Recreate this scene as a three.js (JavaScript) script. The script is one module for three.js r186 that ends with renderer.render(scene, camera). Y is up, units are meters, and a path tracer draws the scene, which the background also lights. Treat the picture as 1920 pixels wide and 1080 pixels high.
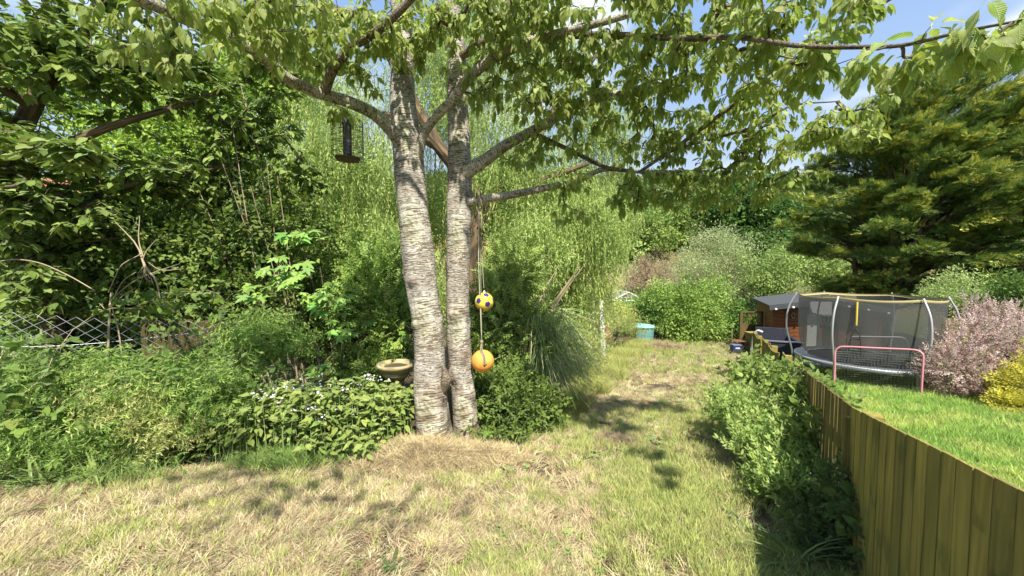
import * as THREE from 'three';
import { mergeGeometries } from 'three/addons/utils/BufferGeometryUtils.js';

// ---------- camera, sky, sun, exposure ----------
const scene = new THREE.Scene();
const camera = new THREE.PerspectiveCamera(73.67, 16 / 9, 0.05, 400);
camera.position.set(0, 1.5, 0);
camera.rotation.set(-3.0 * Math.PI / 180, 0, 0);
scene.add(camera);

const renderer = new THREE.WebGLRenderer({ antialias: true });
renderer.toneMapping = THREE.LinearToneMapping;
renderer.toneMappingExposure = 2.12;
renderer.shadowMap.enabled = true;

const SUN = new THREE.Vector3(0.14, 0.88, 0.60).normalize();
const sun = new THREE.DirectionalLight(new THREE.Color(1, 0.945, 0.84), 5.0);
sun.position.copy(SUN).multiplyScalar(60);
sun.castShadow = true; sun.shadow.radius = 2;
Object.assign(sun.shadow.camera, { left: -40, right: 40, top: 40, bottom: -40, near: 1, far: 160 });
sun.shadow.mapSize.set(4096, 4096);
scene.add(sun); scene.add(sun.target);

// ---------- noise and random ----------
function rngOf(seed) { let a = seed >>> 0; return () => { a = (a + 0x6D2B79F5) | 0; let t = Math.imul(a ^ (a >>> 15), 1 | a); t = (t + Math.imul(t ^ (t >>> 7), 61 | t)) ^ t; return ((t ^ (t >>> 14)) >>> 0) / 4294967296; }; }
function hash3(x, y, z) { let h = Math.imul(x, 374761393) ^ Math.imul(y, 668265263) ^ Math.imul(z, 1274126177); h = Math.imul(h ^ (h >>> 13), 1274126177); return ((h ^ (h >>> 16)) >>> 0) / 4294967296; }
function vnoise(x, y, z = 0, wx = 0, wy = 0) {
  const X = Math.floor(x), Y = Math.floor(y), Z = Math.floor(z); let u = x - X, v = y - Y, w = z - Z;
  u = u * u * (3 - 2 * u); v = v * v * (3 - 2 * v); w = w * w * (3 - 2 * w);
  const m = (a, n) => n ? ((a % n) + n) % n : a;
  const H = (a, b, c) => hash3(m(X + a, wx), m(Y + b, wy), Z + c);
  const L = (a, b, t) => a + (b - a) * t;
  return L(L(L(H(0, 0, 0), H(1, 0, 0), u), L(H(0, 1, 0), H(1, 1, 0), u), v), L(L(H(0, 0, 1), H(1, 0, 1), u), L(H(0, 1, 1), H(1, 1, 1), u), v), w);
}
function fbm(x, y, z = 0, o = 4, wx = 0, wy = 0) { let s = 0, a = .5, t = 0; for (let i = 0; i < o; i++) { s += a * vnoise(x, y, z + i * 17, wx, wy); t += a; a *= .5; x *= 2; y *= 2; z *= 2; wx *= 2; wy *= 2; } return s / t; }
const clamp = (v, a = 0, b = 1) => Math.min(b, Math.max(a, v));
const sstep = (a, b, v) => { const t = clamp((v - a) / (b - a)); return t * t * (3 - 2 * t); };
const V = (x, y, z) => new THREE.Vector3(x, y, z);
const VA = (a) => new THREE.Vector3(a[0], a[1], a[2]);

// ---------- sky: air and thin cloud ----------
{
  const w = 1024, h = 512, d = new Float32Array(w * h * 4);
  for (let j = 0; j < h; j++) for (let i = 0; i < w; i++) {
    const el = ((j + .5) / h - .5) * Math.PI, az = ((i + .5) / w) * 2 * Math.PI;
    const up = Math.sin(el), k = Math.pow(1 - clamp(up), 2.6);
    let r = .175 + .42 * k, g = .32 + .36 * k, b = .59 + .22 * k;
    const c = clamp(up, .06, 1), cx = Math.cos(az) * Math.cos(el) / c, cy = Math.sin(az) * Math.cos(el) / c;
    const wisp = fbm(cx * 1.5 + 4.2, cy * .9 + 7.1, 3, 5) * .6 + fbm(cx * 3.4 + 1, cy * 1.9, 9, 5) * .4;
    const cl = sstep(.45, .72, wisp) * .75 * sstep(0, .12, up);
    r += (.86 - r) * cl; g += (.89 - g) * cl; b += (.93 - b) * cl;
    if (up < 0) { const t = sstep(0, -.1, up); r += (.10 - r) * t; g += (.12 - g) * t; b += (.05 - b) * t; }
    const o = (j * w + i) * 4; d[o] = r; d[o + 1] = g; d[o + 2] = b; d[o + 3] = 1;
  }
  const t = new THREE.DataTexture(d, w, h, THREE.RGBAFormat, THREE.FloatType);
  t.mapping = THREE.EquirectangularReflectionMapping; t.magFilter = THREE.LinearFilter; t.minFilter = THREE.LinearFilter; t.wrapS = THREE.RepeatWrapping; t.needsUpdate = true;
  scene.background = t; scene.environment = t; scene.backgroundIntensity = .7; scene.environmentIntensity = .7;
}

// ---------- naming ----------
const taken = {};
function numbered(name) { const n = taken[name] = (taken[name] ?? -1) + 1; return n ? name + '_' + String(n).padStart(3, '0') : name; }
function sh(m) { m.castShadow = true; m.receiveShadow = true; return m; }
function group(name, label, category, pos, grp, kind) {
  const g = new THREE.Group(); g.name = numbered(name); if (pos) g.position.set(pos[0], pos[1], pos[2]);
  g.userData = { label, category }; if (grp) g.userData.group = grp; if (kind) g.userData.kind = kind; scene.add(g); return g;
}
function part(name, geo, mat, parent, label) { const m = sh(new THREE.Mesh(geo, mat)); m.name = name; if (label) m.userData.label = label; parent.add(m); return m; }
function thing(name, label, category, geo, mat, grp) { const m = sh(new THREE.Mesh(geo, mat)); m.name = numbered(name); m.userData = { label, category }; if (grp) m.userData.group = grp; scene.add(m); return m; }
function structure(name, geo, mat, label, category) { const m = sh(new THREE.Mesh(geo, mat)); m.name = numbered(name); m.userData = { kind: 'structure', label, category }; scene.add(m); return m; }

// ---------- textures ----------
function tex(w, h, fn, srgb = true) {
  const d = new Uint8Array(w * h * 4); const o = [0, 0, 0];
  for (let j = 0; j < h; j++) for (let i = 0; i < w; i++) { fn(i / w, j / h, o); const k = (j * w + i) * 4; d[k] = clamp(o[0]) * 255; d[k + 1] = clamp(o[1]) * 255; d[k + 2] = clamp(o[2]) * 255; d[k + 3] = 255; }
  const t = new THREE.DataTexture(d, w, h); if (srgb) t.colorSpace = THREE.SRGBColorSpace; t.wrapS = t.wrapT = THREE.RepeatWrapping; t.magFilter = THREE.LinearFilter; t.minFilter = THREE.LinearMipmapLinearFilter; t.generateMipmaps = true; t.needsUpdate = true; return t;
}
const lin = (r, g, b) => new THREE.Color().setRGB(r, g, b);
function std(o) { return new THREE.MeshStandardMaterial({ roughness: .9, metalness: 0, side: THREE.DoubleSide, ...o }); }
function leafMat(r, g, b, o = {}) { return new THREE.MeshPhysicalMaterial({ color: lin(r, g, b), roughness: .95, transmission: .45, thickness: 0, clearcoat: .08, clearcoatRoughness: .45, specularIntensity: .35, side: THREE.DoubleSide, ...o }); }

// ---------- ground height (metres; the garden falls away from the camera, the valley side rises behind) ----------
const fenceX = (D) => 2.07 + .5645 * (D - 2.29);
function slopeY(D) {
  if (D < 0) return 0;
  if (D <= 18) return -.119 * D;
  let y = -.119 * 18; const d = Math.min(D, 26) - 18; y += -.119 * d + .5 * (.339 / 8) * d * d;
  if (D > 26) y += .22 * (Math.min(D, 40) - 26);
  if (D > 40) y += .30 * (D - 40);
  return y;
}
function groundY(x, z) {
  const D = -z; let y = slopeY(D);
  y -= .15 * sstep(.02, .10, x - fenceX(D)) * (1 - sstep(18, 24, D));
  if (D < 20) y += (fbm(x * 1.3 + 9, z * 1.3 + 4, 0, 3) - .5) * .05;
  return y;
}

// ---------- geometry builders ----------
function tube(pts, rad, nr = 8, o = {}) {
  // swept tube; pts Vector3[], rad number[] or number; uv.x round the tube, uv.y in metres
  const n = pts.length, P = [], U = [], I = []; const T = [], q = V(0, 0, 0);
  for (let i = 0; i < n; i++) T.push(V(0, 0, 0).subVectors(pts[Math.min(n - 1, i + 1)], pts[Math.max(0, i - 1)]).normalize());
  let N = Math.abs(T[0].y) < .9 ? V(0, 1, 0) : V(1, 0, 0); N.addScaledVector(T[0], -N.dot(T[0])).normalize();
  let len = 0; const R = (i) => typeof rad === 'number' ? rad : rad[i];
  const usc = o.us ?? 1;
  for (let i = 0; i < n; i++) {
    if (i) { len += pts[i].distanceTo(pts[i - 1]); N.addScaledVector(T[i], -N.dot(T[i])).normalize(); }
    const B = V(0, 0, 0).crossVectors(T[i], N);
    for (let j = 0; j <= nr; j++) {
      const a = j / nr * 2 * Math.PI; let r = R(i); if (o.disp) r += o.disp(a, len, i, r);
      q.copy(pts[i]).addScaledVector(N, Math.cos(a) * r).addScaledVector(B, Math.sin(a) * r);
      P.push(q.x, q.y, q.z); U.push(j / nr * usc, len);
    }
  }
  for (let i = 0; i < n - 1; i++) for (let j = 0; j < nr; j++) { const a = i * (nr + 1) + j, b = a + nr + 1; I.push(a, a + 1, b, a + 1, b + 1, b); }
  if (o.cap !== false) for (const e of [0, n - 1]) { const c = P.length / 3; P.push(pts[e].x, pts[e].y, pts[e].z); U.push(.5, len); for (let j = 0; j < nr; j++) { const a = e * (nr + 1) + j; e ? I.push(a, a + 1, c) : I.push(a + 1, a, c); } }
  const g = new THREE.BufferGeometry(); g.setAttribute('position', new THREE.Float32BufferAttribute(P, 3)); g.setAttribute('uv', new THREE.Float32BufferAttribute(U, 2)); g.setIndex(I); g.computeVertexNormals(); return g;
}
function smooth(pts, n) { const c = new THREE.CatmullRomCurve3(pts, false, 'centripetal'); return c.getPoints(n); }
function lerpR(rs, n) { const o = []; for (let i = 0; i <= n; i++) { const t = i / n * (rs.length - 1), k = Math.min(rs.length - 2, Math.floor(t)); o.push(rs[k] + (rs[k + 1] - rs[k]) * (t - k)); } return o; }
function box(w, h, d, x = 0, y = 0, z = 0, ry = 0) { const g = new THREE.BoxGeometry(w, h, d); if (ry) g.rotateY(ry); g.translate(x, y, z); return g; }
function merge(a) { return mergeGeometries(a.map((g) => { const q = g.index ? g.toNonIndexed() : g; return q; }), false); }

// leaf blade along +z, face up +y, base at the origin
function leafGeo({ L = .1, W = .05, seg = 5, fold = .25, curl = .3, wide = .42, tip = 1, serr = 0, cols = 2, wave = 0, petiole = 0 }) {
  const P = [], U = [], I = [];
  const prof = (t) => { const a = Math.pow(t, .62 + wide * .2), b = Math.pow(1 - t, .6 + .4 * tip); return Math.pow(Math.sin(Math.PI * Math.pow(t, Math.log(.5) / Math.log(wide))), .85) * (.6 + .4 * b) * 1.05 + 0 * a; };
  for (let i = 0; i <= seg; i++) {
    const t = i / seg; let w = i === 0 || i === seg ? .0 : prof(t) * W / 2;
    if (serr && i % 2 && i < seg) w *= 1 + serr;
    const ang = curl * t, z = petiole + (curl ? L * Math.sin(ang) / curl : L * t), y = -(curl ? L * (1 - Math.cos(ang)) / curl : 0);
    for (let j = -cols / 2; j <= cols / 2; j++) {
      const s = j / (cols / 2), x = w * s;
      P.push(x, y + Math.abs(x) * fold + wave * Math.sin(t * 9 + s) * Math.abs(s) * W, z); U.push(.5 + .5 * s, t);
    }
  }
  const c = cols + 1;
  for (let i = 0; i < seg; i++) for (let j = 0; j < cols; j++) {
    const a = i * c + j, b = a + c;
    if (i === 0) { I.push(a, b + 1, b); } else if (i === seg - 1) I.push(a, a + 1, b); else I.push(a, a + 1, b, a + 1, b + 1, b);
  }
  if (petiole) { const k = P.length / 3; P.push(-.0016, 0, 0, .0016, 0, 0, 0, .0, petiole + L * .1); U.push(.5, 0, .5, 0, .5, .05); I.push(k, k + 1, k + 2); }
  const g = new THREE.BufferGeometry(); g.setAttribute('position', new THREE.Float32BufferAttribute(P, 3)); g.setAttribute('uv', new THREE.Float32BufferAttribute(U, 2)); g.setIndex(I); g.computeVertexNormals(); return g;
}
function frame(pos, dir, up, s) { const z = dir.clone().normalize(); let x = V(0, 0, 0).crossVectors(up, z); if (x.lengthSq() < 1e-5) x = V(1, 0, 0).cross(z); x.normalize(); const y = V(0, 0, 0).crossVectors(z, x); const m = new THREE.Matrix4().makeBasis(x, y, z); m.scale(V(s, s, s)); m.setPosition(pos); return m; }
function bundle(list) { // [[geo, matrix], ...] -> one geometry (leaves of one sprig)
  return mergeGeometries(list.map(([g, m]) => g.clone().applyMatrix4(m)), false);
}
// a palmate leaf (five lobes) along +z
function palmGeo(s) {
  const lobes = [[0, 1], [.85, .86], [-.85, .86], [1.75, .52], [-1.75, .52]].sort((a, b) => a[0] - b[0]); const out = [[0, -.02]];
  const pts = [];
  lobes.forEach(([a, l], k) => {
    if (k) { const m = (a + lobes[k - 1][0]) / 2, r = .40 * Math.min(l, lobes[k - 1][1]) + .08; pts.push([m, r]); }
    pts.push([a - .30, l * .62], [a - .20, l * .70], [a - .13, l * .84], [a, l], [a + .13, l * .84], [a + .20, l * .70], [a + .30, l * .62]);
  });
  const P = [0, 0, 0], U = [.5, 0], I = [];
  for (const [a, r] of pts) { const x = Math.sin(a) * r * s, z = (Math.cos(a) * r + .12) * s; P.push(x, -.16 * (x * x + z * z) / s + Math.abs(Math.sin(a * 3.6)) * .05 * s * r, z); U.push(.5 + .5 * Math.sin(a) * r, .5 + .5 * Math.cos(a) * r); }
  for (let i = 1; i < pts.length; i++) I.push(0, i, i + 1);
  const g = new THREE.BufferGeometry(); g.setAttribute('position', new THREE.Float32BufferAttribute(P, 3)); g.setAttribute('uv', new THREE.Float32BufferAttribute(U, 2)); g.setIndex(I); g.computeVertexNormals(); return g;
}
// ---------- plants from many copies of a leaf or sprig ----------
class Bunch { constructor() { this.m = []; this.c = []; } add(m, c) { this.m.push(m); this.c.push(c); } }
const camP = camera.position;
const partMats = new Map();
function tinted(mat, c) { // a few shared variants of a leaf material for leaves that are meshes of their own
  const q = (v) => (Math.round(Math.sqrt(v) * 14) / 14) ** 2, k = mat.uuid + [q(c.r), q(c.g), q(c.b)].join(); if (!partMats.has(k)) { const m = mat.clone(); m.color.r *= q(c.r); m.color.g *= q(c.g); m.color.b *= q(c.b); partMats.set(k, m); } return partMats.get(k);
}
function emit(parent, name, geo, mat, bunch, { parts = 0, partName = 'leaf', top = null } = {}) {
  let rest = bunch.m.map((_, i) => i);
  const inv = parent ? new THREE.Matrix4().makeTranslation(-parent.position.x, -parent.position.y, -parent.position.z) : new THREE.Matrix4();
  if (parts) {
    const p = V(0, 0, 0), sz = rest.map((i) => { p.setFromMatrixPosition(bunch.m[i]); const D = -p.z, ok = D > .4 && Math.abs(p.x / D) < 1.33 && Math.abs((p.y - 1.5 + .052 * D) / D) < .75; return ok ? bunch.m[i].getMaxScaleOnAxis() / p.distanceTo(camP) : 0; });
    rest.sort((a, b) => sz[b] - sz[a]); const pick = rest.slice(0, parts).filter((i) => sz[i] > 0); const set = new Set(pick); rest = rest.filter((i) => !set.has(i)).sort((a, b) => a - b);
    for (const i of pick) { const me = part(partName, geo, tinted(mat, bunch.c[i]), parent); me.applyMatrix4(inv.clone().multiply(bunch.m[i])); }
  }
  if (!rest.length) return null;
  const im = sh(new THREE.InstancedMesh(geo, mat, rest.length)); const t = new THREE.Matrix4();
  rest.forEach((i, k) => { im.setMatrixAt(k, t.multiplyMatrices(inv, bunch.m[i])); im.setColorAt(k, bunch.c[i]); });
  im.frustumCulled = false;
  if (top) { im.name = numbered(name); im.userData = top; scene.add(im); } else { im.name = name; im.userData = { kind: 'stuff' }; parent.add(im); }
  return im;
}
function vary(R, a, b, spread = .12) { const t = R(), s = 1 + (R() - .5) * 2 * spread; return new THREE.Color((a[0] + (b[0] - a[0]) * t) * s, (a[1] + (b[1] - a[1]) * t) * s, (a[2] + (b[2] - a[2]) * t) * s); }
const rdir = (R) => { const u = R() * 2 - 1, a = R() * 6.2832, s = Math.sqrt(1 - u * u); return V(Math.cos(a) * s, u, Math.sin(a) * s); };
const gauss = (R) => (R() + R() + R() + R() - 2) * .87;

// points inside a set of ellipsoids with an uneven outline
function cloud(R, blobs, shell = .55, lump = .35) {
  const out = [];
  for (const [x, y, z, rx, ry, rz, n] of blobs) for (let i = 0; i < n; i++) {
    const d = rdir(R), nz = 1 + lump * (vnoise(d.x * 2.2 + x, d.y * 2.2 + y, d.z * 2.2 + z) * 2 - 1) + lump * .5 * (vnoise(d.x * 6 + x, d.y * 6, d.z * 6 + z) * 2 - 1);
    const r = Math.pow(R(), shell) * nz; out.push({ p: V(x + d.x * rx * r, y + d.y * ry * r, z + d.z * rz * r), d: V(d.x / rx, d.y / ry, d.z / rz).normalize(), r });
  }
  return out;
}
// joins every point to the nearest part of what is already joined: returns twig geometries
function twigs(R, skeleton, points, { r0 = .004, grow = .42, nr = 4, maxR = .03, sag = .1, order = null } = {}) {
  const nodes = skeleton.map((p) => ({ p, par: -1, n: 0, fixed: true }));
  const left = points.map((p) => ({ p, best: 1e9, par: -1 }));
  const relax = (k) => { for (const q of left) { const d = q.p.distanceToSquared(nodes[k].p) * (nodes[k].fixed ? .75 : 1); if (d < q.best) { q.best = d; q.par = k; } } };
  nodes.forEach((_, k) => relax(k));
  while (left.length) {
    let b = 0; for (let i = 1; i < left.length; i++) if (left[i].best < left[b].best) b = i;
    const q = left[b]; left[b] = left[left.length - 1]; left.pop();
    const from = nodes[q.par].p, mid = from.clone().lerp(q.p, .5); const L = from.distanceTo(q.p);
    mid.add(rdir(R).multiplyScalar(L * .12)); mid.y += L * sag * .5;
    nodes.push({ p: mid, par: q.par, n: 0 }); relax(nodes.length - 1);
    nodes.push({ p: q.p, par: nodes.length - 1, n: 1, end: true, idx: points.indexOf(q.p) }); relax(nodes.length - 1);
  }
  for (let i = nodes.length - 1; i >= 0; i--) if (nodes[i].par >= 0) nodes[nodes[i].par].n += nodes[i].n;
  const rad = (k) => Math.min(maxR, r0 * Math.pow(Math.max(1, nodes[k].n), grow));
  const gs = [];
  // chains: continue along the child with most descendants
  const kids = nodes.map(() => []); nodes.forEach((q, k) => { if (q.par >= 0) kids[q.par].push(k); });
  const start = []; nodes.forEach((q, k) => { if (q.fixed) for (const c of kids[k]) start.push([k, c]); });
  while (start.length) {
    const [a, b] = start.pop(); const pts = [nodes[a].p], rs = [Math.min(rad(b) * 1.1, maxR)]; let k = b;
    for (;;) { pts.push(nodes[k].p); rs.push(rad(k)); const c = kids[k]; if (!c.length) break; let m = c[0]; for (const t of c) if (nodes[t].n > nodes[m].n) m = t; for (const t of c) if (t !== m) start.push([k, t]); k = m; }
    rs[rs.length - 1] = r0 * .6; const n = Math.min(40, pts.length * 2); gs.push(tube(smooth(pts, n), lerpR(rs, n), nr, { cap: false }));
  }
  const dirs = new Map(); nodes.forEach((q) => { if (q.end) dirs.set(q.idx, V(0, 0, 0).subVectors(q.p, nodes[q.par].p).normalize()); });
  return { gs, dirs };
}
function wpart(name, geo, mat, parent, label) { const g = geo; g.translate(-parent.position.x, -parent.position.y, -parent.position.z); return part(name, g, mat, parent, label); }
// ---------- lawn colour: dry straw with green patches ----------
// how green the turf is at a place (0 straw .. 1 green); what grows where, in metres
function greenness(x, z) {
  const D = -z; if (x > fenceX(D)) return clamp(.9 + .3 * (fbm(x * .9, z * .9, 2, 3) - .5));
  let g = fbm(x * .8 + 3, z * .8 + 11, 5, 4) * 1.9 - .66;
  g += .8 * (fbm(x * 3.1, z * 3.1, 8, 3) - .5);
  g -= .42 * sstep(-.2, -1.6, x) * sstep(5, 3.4, D);   // scorched straw in the near left corner
  
  g += .10 * sstep(7, 12, D);
  return clamp(g);
}
const litterTex = tex(512, 512, (u, v, o) => { const a = fbm(u * 24, v * 24, 1, 5, 24, 24), b = fbm(u * 90, v * 90, 4, 2, 90, 90); const k = .45 + .7 * a * .6 + .5 * b * .5; o[0] = k; o[1] = k * .97; o[2] = k * .9; });
const litterBump = tex(512, 512, (u, v, o) => { const a = fbm(u * 40, v * 40, 2, 4, 40, 40); o[0] = o[1] = o[2] = a; }, false);
const groundMat = std({ vertexColors: true, map: litterTex, bumpMap: litterBump, bumpScale: .02, roughness: 1 });
function sheet(xs, zs, lift, colorOf) {
  const P = [], U = [], C = [], I = [], n = xs.length;
  zs.forEach((z) => xs.forEach((x) => { P.push(x, groundY(x, z) + lift(x, z), z); U.push(x / 1.3, z / 1.3); const c = colorOf(x, z); C.push(c[0], c[1], c[2]); }));
  for (let j = 0; j < zs.length - 1; j++) for (let i = 0; i < n - 1; i++) { const a = j * n + i, b = a + n; I.push(a, b, a + 1, a + 1, b, b + 1); }
  const g = new THREE.BufferGeometry(); g.setAttribute('position', new THREE.Float32BufferAttribute(P, 3)); g.setAttribute('uv', new THREE.Float32BufferAttribute(U, 2)); g.setAttribute('color', new THREE.Float32BufferAttribute(C, 3)); g.setIndex(I); g.computeVertexNormals(); return g;
}
const range = (a, b, s) => { const o = []; for (let v = a; v <= b + 1e-6; v += s) o.push(v); return o; };
// left edge of the mown strip: x as a function of depth
const bedEdge = [[-3, -6], [2.6, -6.2], [3.1, -4.3], [3.5, -3.2], [3.85, -1.8], [4.1, -1.0], [4.35, -.2], [5.0, .55], [5.8, .98], [7.5, 1.75], [11.5, 3.2], [18.5, 6.3], [20, 6.6]];
function bedX(D) { for (let i = 1; i < bedEdge.length; i++) if (D <= bedEdge[i][0]) { const [a, x] = bedEdge[i - 1], [b, y] = bedEdge[i]; return x + (y - x) * (D - a) / (b - a); } return 8; }
{
  const zs = [...range(4, 4, 1), ...range(-24, 3.6, .4).reverse(), ...range(-120, -25, 3).reverse()].sort((a, b) => b - a);
  const xs = [...range(-150, -24, 7), ...range(-18, -7, 1), ...range(-6.5, 12, .25), ...range(13, 24, 1), ...range(28, 150, 7)];
  structure('ground', sheet(xs, zs, () => 0, (x, z) => {
    const D = -z;
    if (D > 26) { const f = sstep(.45, .6, fbm(x * .05, z * .08, 3, 3)); return [.16 + .2 * f, .17 + .13 * f, .06 + .06 * f]; }
    if (x > fenceX(D)) return [.13, .19, .04];
    if (D < 20 && x > bedX(D) - .15) { const g = greenness(x, z); return (() => { const b = sstep(.60, .66, fbm(x * 2.3 + 40, z * 2.3, 12, 3)); return [(.25 - .12 * g) * (1 - b) + .11 * b, (.19 - .04 * g) * (1 - b) + .08 * b, (.10 - .05 * g) * (1 - b) + .05 * b]; })(); }
    return [.10, .075, .04];
  }), groundMat, 'sloping garden ground of dry turf and bare bed soil running down to the trees', 'ground');
}

const UPY = V(0, 1, 0);
// ---------- grass ----------
function bladeTuft(seed, n, L, W, lie, spread) {
  const R = rngOf(seed), P = [], I = [], U = [];
  for (let k = 0; k < n; k++) {
    const a = lie > 1 ? gauss(R) * 1.7 : R() * 6.283, ox = gauss(R) * spread, oz = gauss(R) * spread, l = L * (.55 + .8 * R()), w = W * (.7 + .6 * R()), ca = Math.cos(a), sa = Math.sin(a), b = R() * 6.283;
    const wx = Math.cos(b), wz = Math.sin(b); let e = Math.PI / 2 - lie * (.6 + .7 * R()), x = ox, y = -.006, z = oz; const bend = lie * .5 * R(); const c0 = P.length / 3;
    for (let s = 0; s <= 2; s++) {
      const ww = s === 2 ? .15 : 1 - s * .12; P.push(x - wx * w * ww / 2, y, z - wz * w * ww / 2, x + wx * w * ww / 2, y, z + wz * w * ww / 2); U.push(0, s / 2, 1, s / 2);
      x += Math.cos(e) * ca * l / 2; y += Math.sin(e) * l / 2; z += Math.cos(e) * sa * l / 2; e -= bend;
    }
    for (let s = 0; s < 2; s++) { const q = c0 + s * 2; I.push(q, q + 1, q + 2, q + 1, q + 3, q + 2); }
  }
  const g = new THREE.BufferGeometry(); g.setAttribute('position', new THREE.Float32BufferAttribute(P, 3)); g.setAttribute('uv', new THREE.Float32BufferAttribute(U, 2)); g.setIndex(I); g.computeVertexNormals(); return g;
}
const grassMat = new THREE.MeshPhysicalMaterial({ color: lin(1, 1, 1), roughness: .95, transmission: .3, thickness: 0, side: THREE.DoubleSide });
{
  const R = rngOf(77); const straw = [0, 1, 2].map((i) => bladeTuft(10 + i, 22, .07, .0045, 1.15, .035)), green = [0, 1, 2].map((i) => bladeTuft(20 + i, 20, .07, .0042, .55, .03));
  const bs = straw.map(() => new Bunch()), bg = green.map(() => new Bunch()); const up = V(0, 1, 0);
  const put = (x, z, s, G, forceGreen) => {
    const y = groundY(x, z); const a = fbm(x * 1.7 + 5, z * 1.7, 31, 3) * 14 + gauss(R) * 2.4; const dir = V(Math.cos(a), (R() - .5) * .2 - .0, Math.sin(a)); const m = frame(V(x, y, z), dir, V((R() - .5) * .3, 1, (R() - .5) * .3), s);
    const isG = R() < G; const k = (R() * 3) | 0;
    if (isG) bg[k].add(m, forceGreen ? (fbm(x * 1.4 + 3, z * 1.4, 51, 3) > .52 ? vary(R, [.30, .40, .06], [.50, .58, .15], .2) : vary(R, [.18, .32, .04], [.36, .52, .09], .2)) : vary(R, [.23, .30, .06], [.50, .51, .16], .22));
    else bs[k].add(m, R() < .22 ? vary(R, [.20, .13, .07], [.34, .22, .12], .25) : vary(R, [.38, .315, .16], [.68, .58, .34], .24));
  };
  for (let i = 0; i < 135000; i++) {                              // our lawn, thinner with distance
    const D = 1.15 * Math.pow(21 / 1.15, Math.pow(R(), 1.25)), x0 = Math.max(bedX(D) - .12, -1.9 * D - .8), x1 = fenceX(D) - .05; if (x1 <= x0) continue;
    const x = x0 + (x1 - x0) * R(); if (R() > (x1 - x0) / (2.9 * D)) continue;
    const bare = fbm(x * 2.3 + 40, -D * 2.3, 12, 3); if (bare > .62 && R() < .8) continue;
    put(x, -D, (.7 + .7 * R()) * (.8 + D * .07), greenness(x, -D) * .9 + .06, false);
  }
  { const lf = leafGeo({ L: .022, W: .02, seg: 3, fold: .15, curl: .2, wide: .6, cols: 2 }), cl = bundle([0, 1, 2].flatMap((q) => [0, 2.1, 4.2].map((w) => [lf, frame(V(Math.cos(q * 2) * .02, .028 + q * .006, Math.sin(q * 2) * .02), V(Math.cos(w + q), .12, Math.sin(w + q)), UPY, 1)]))), CB = new Bunch(); for (let i = 0; i < 5000; i++) { const D = 1.4 + 7 * Math.pow(R(), 1.5), x = bedX(D) + (fenceX(D) - bedX(D)) * R(); if (Math.abs(x) > 1.7 * D + .5 || fbm(x * 1.9 + 70, D * 1.9, 33, 3) < .56) continue; CB.add(frame(V(x, groundY(x, -D), -D), V(R() - .5, 0, R() - .5), V(gauss(R) * .3, 1, gauss(R) * .3), .4 + .7 * R()), vary(R, [.16, .25, .05], [.32, .40, .11], .15)); } emit(null, 'clover', cl, grassMat, CB, { top: { kind: 'stuff', label: 'patches of small clover leaves in the turf', category: 'clover' } }); }
  const own = [bs, bg];
  own[0].forEach((b, i) => emit(null, 'dry_grass', straw[i], grassMat, b, { top: { kind: 'stuff', label: 'pale dry straw grass lying over the mown garden strip', category: 'grass' } }));
  own[1].forEach((b, i) => emit(null, 'lawn_grass', green[i], grassMat, b, { top: { kind: 'stuff', label: 'short green grass mixed through the mown garden strip', category: 'grass' } }));
  bs.length = 0; for (const b of bg) { b.m = []; b.c = []; } bs.push(new Bunch(), new Bunch(), new Bunch());
  for (let i = 0; i < 60000; i++) {                               // the lawn beyond the fence
    const D = 1.2 * Math.pow(13 / 1.2, Math.sqrt(R())), x0 = fenceX(D) + .06, x1 = 1.9 * D + 2; if (x1 < x0) continue; const x = x0 + (x1 - x0) * R(); if (R() > (x1 - x0) / (1.6 * D + 2)) continue;
    if (x < fenceX(D) + 1.4 && D > 9.5) continue;
    if (fbm(x * 1.1, D * 1.1, 61, 3) > .64 && R() < .5) continue; put(x, -D, (.55 + .9 * R() * (.5 + fbm(x * 2, D * 2, 71, 2))) * (.9 + D * .07), .95, true);
  }
  bg.forEach((b, i) => emit(null, 'neighbour_lawn_grass', green[i], grassMat, b, { top: { kind: 'stuff', label: 'bright green mown lawn beyond the wooden fence', category: 'grass' } }));
}

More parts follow.
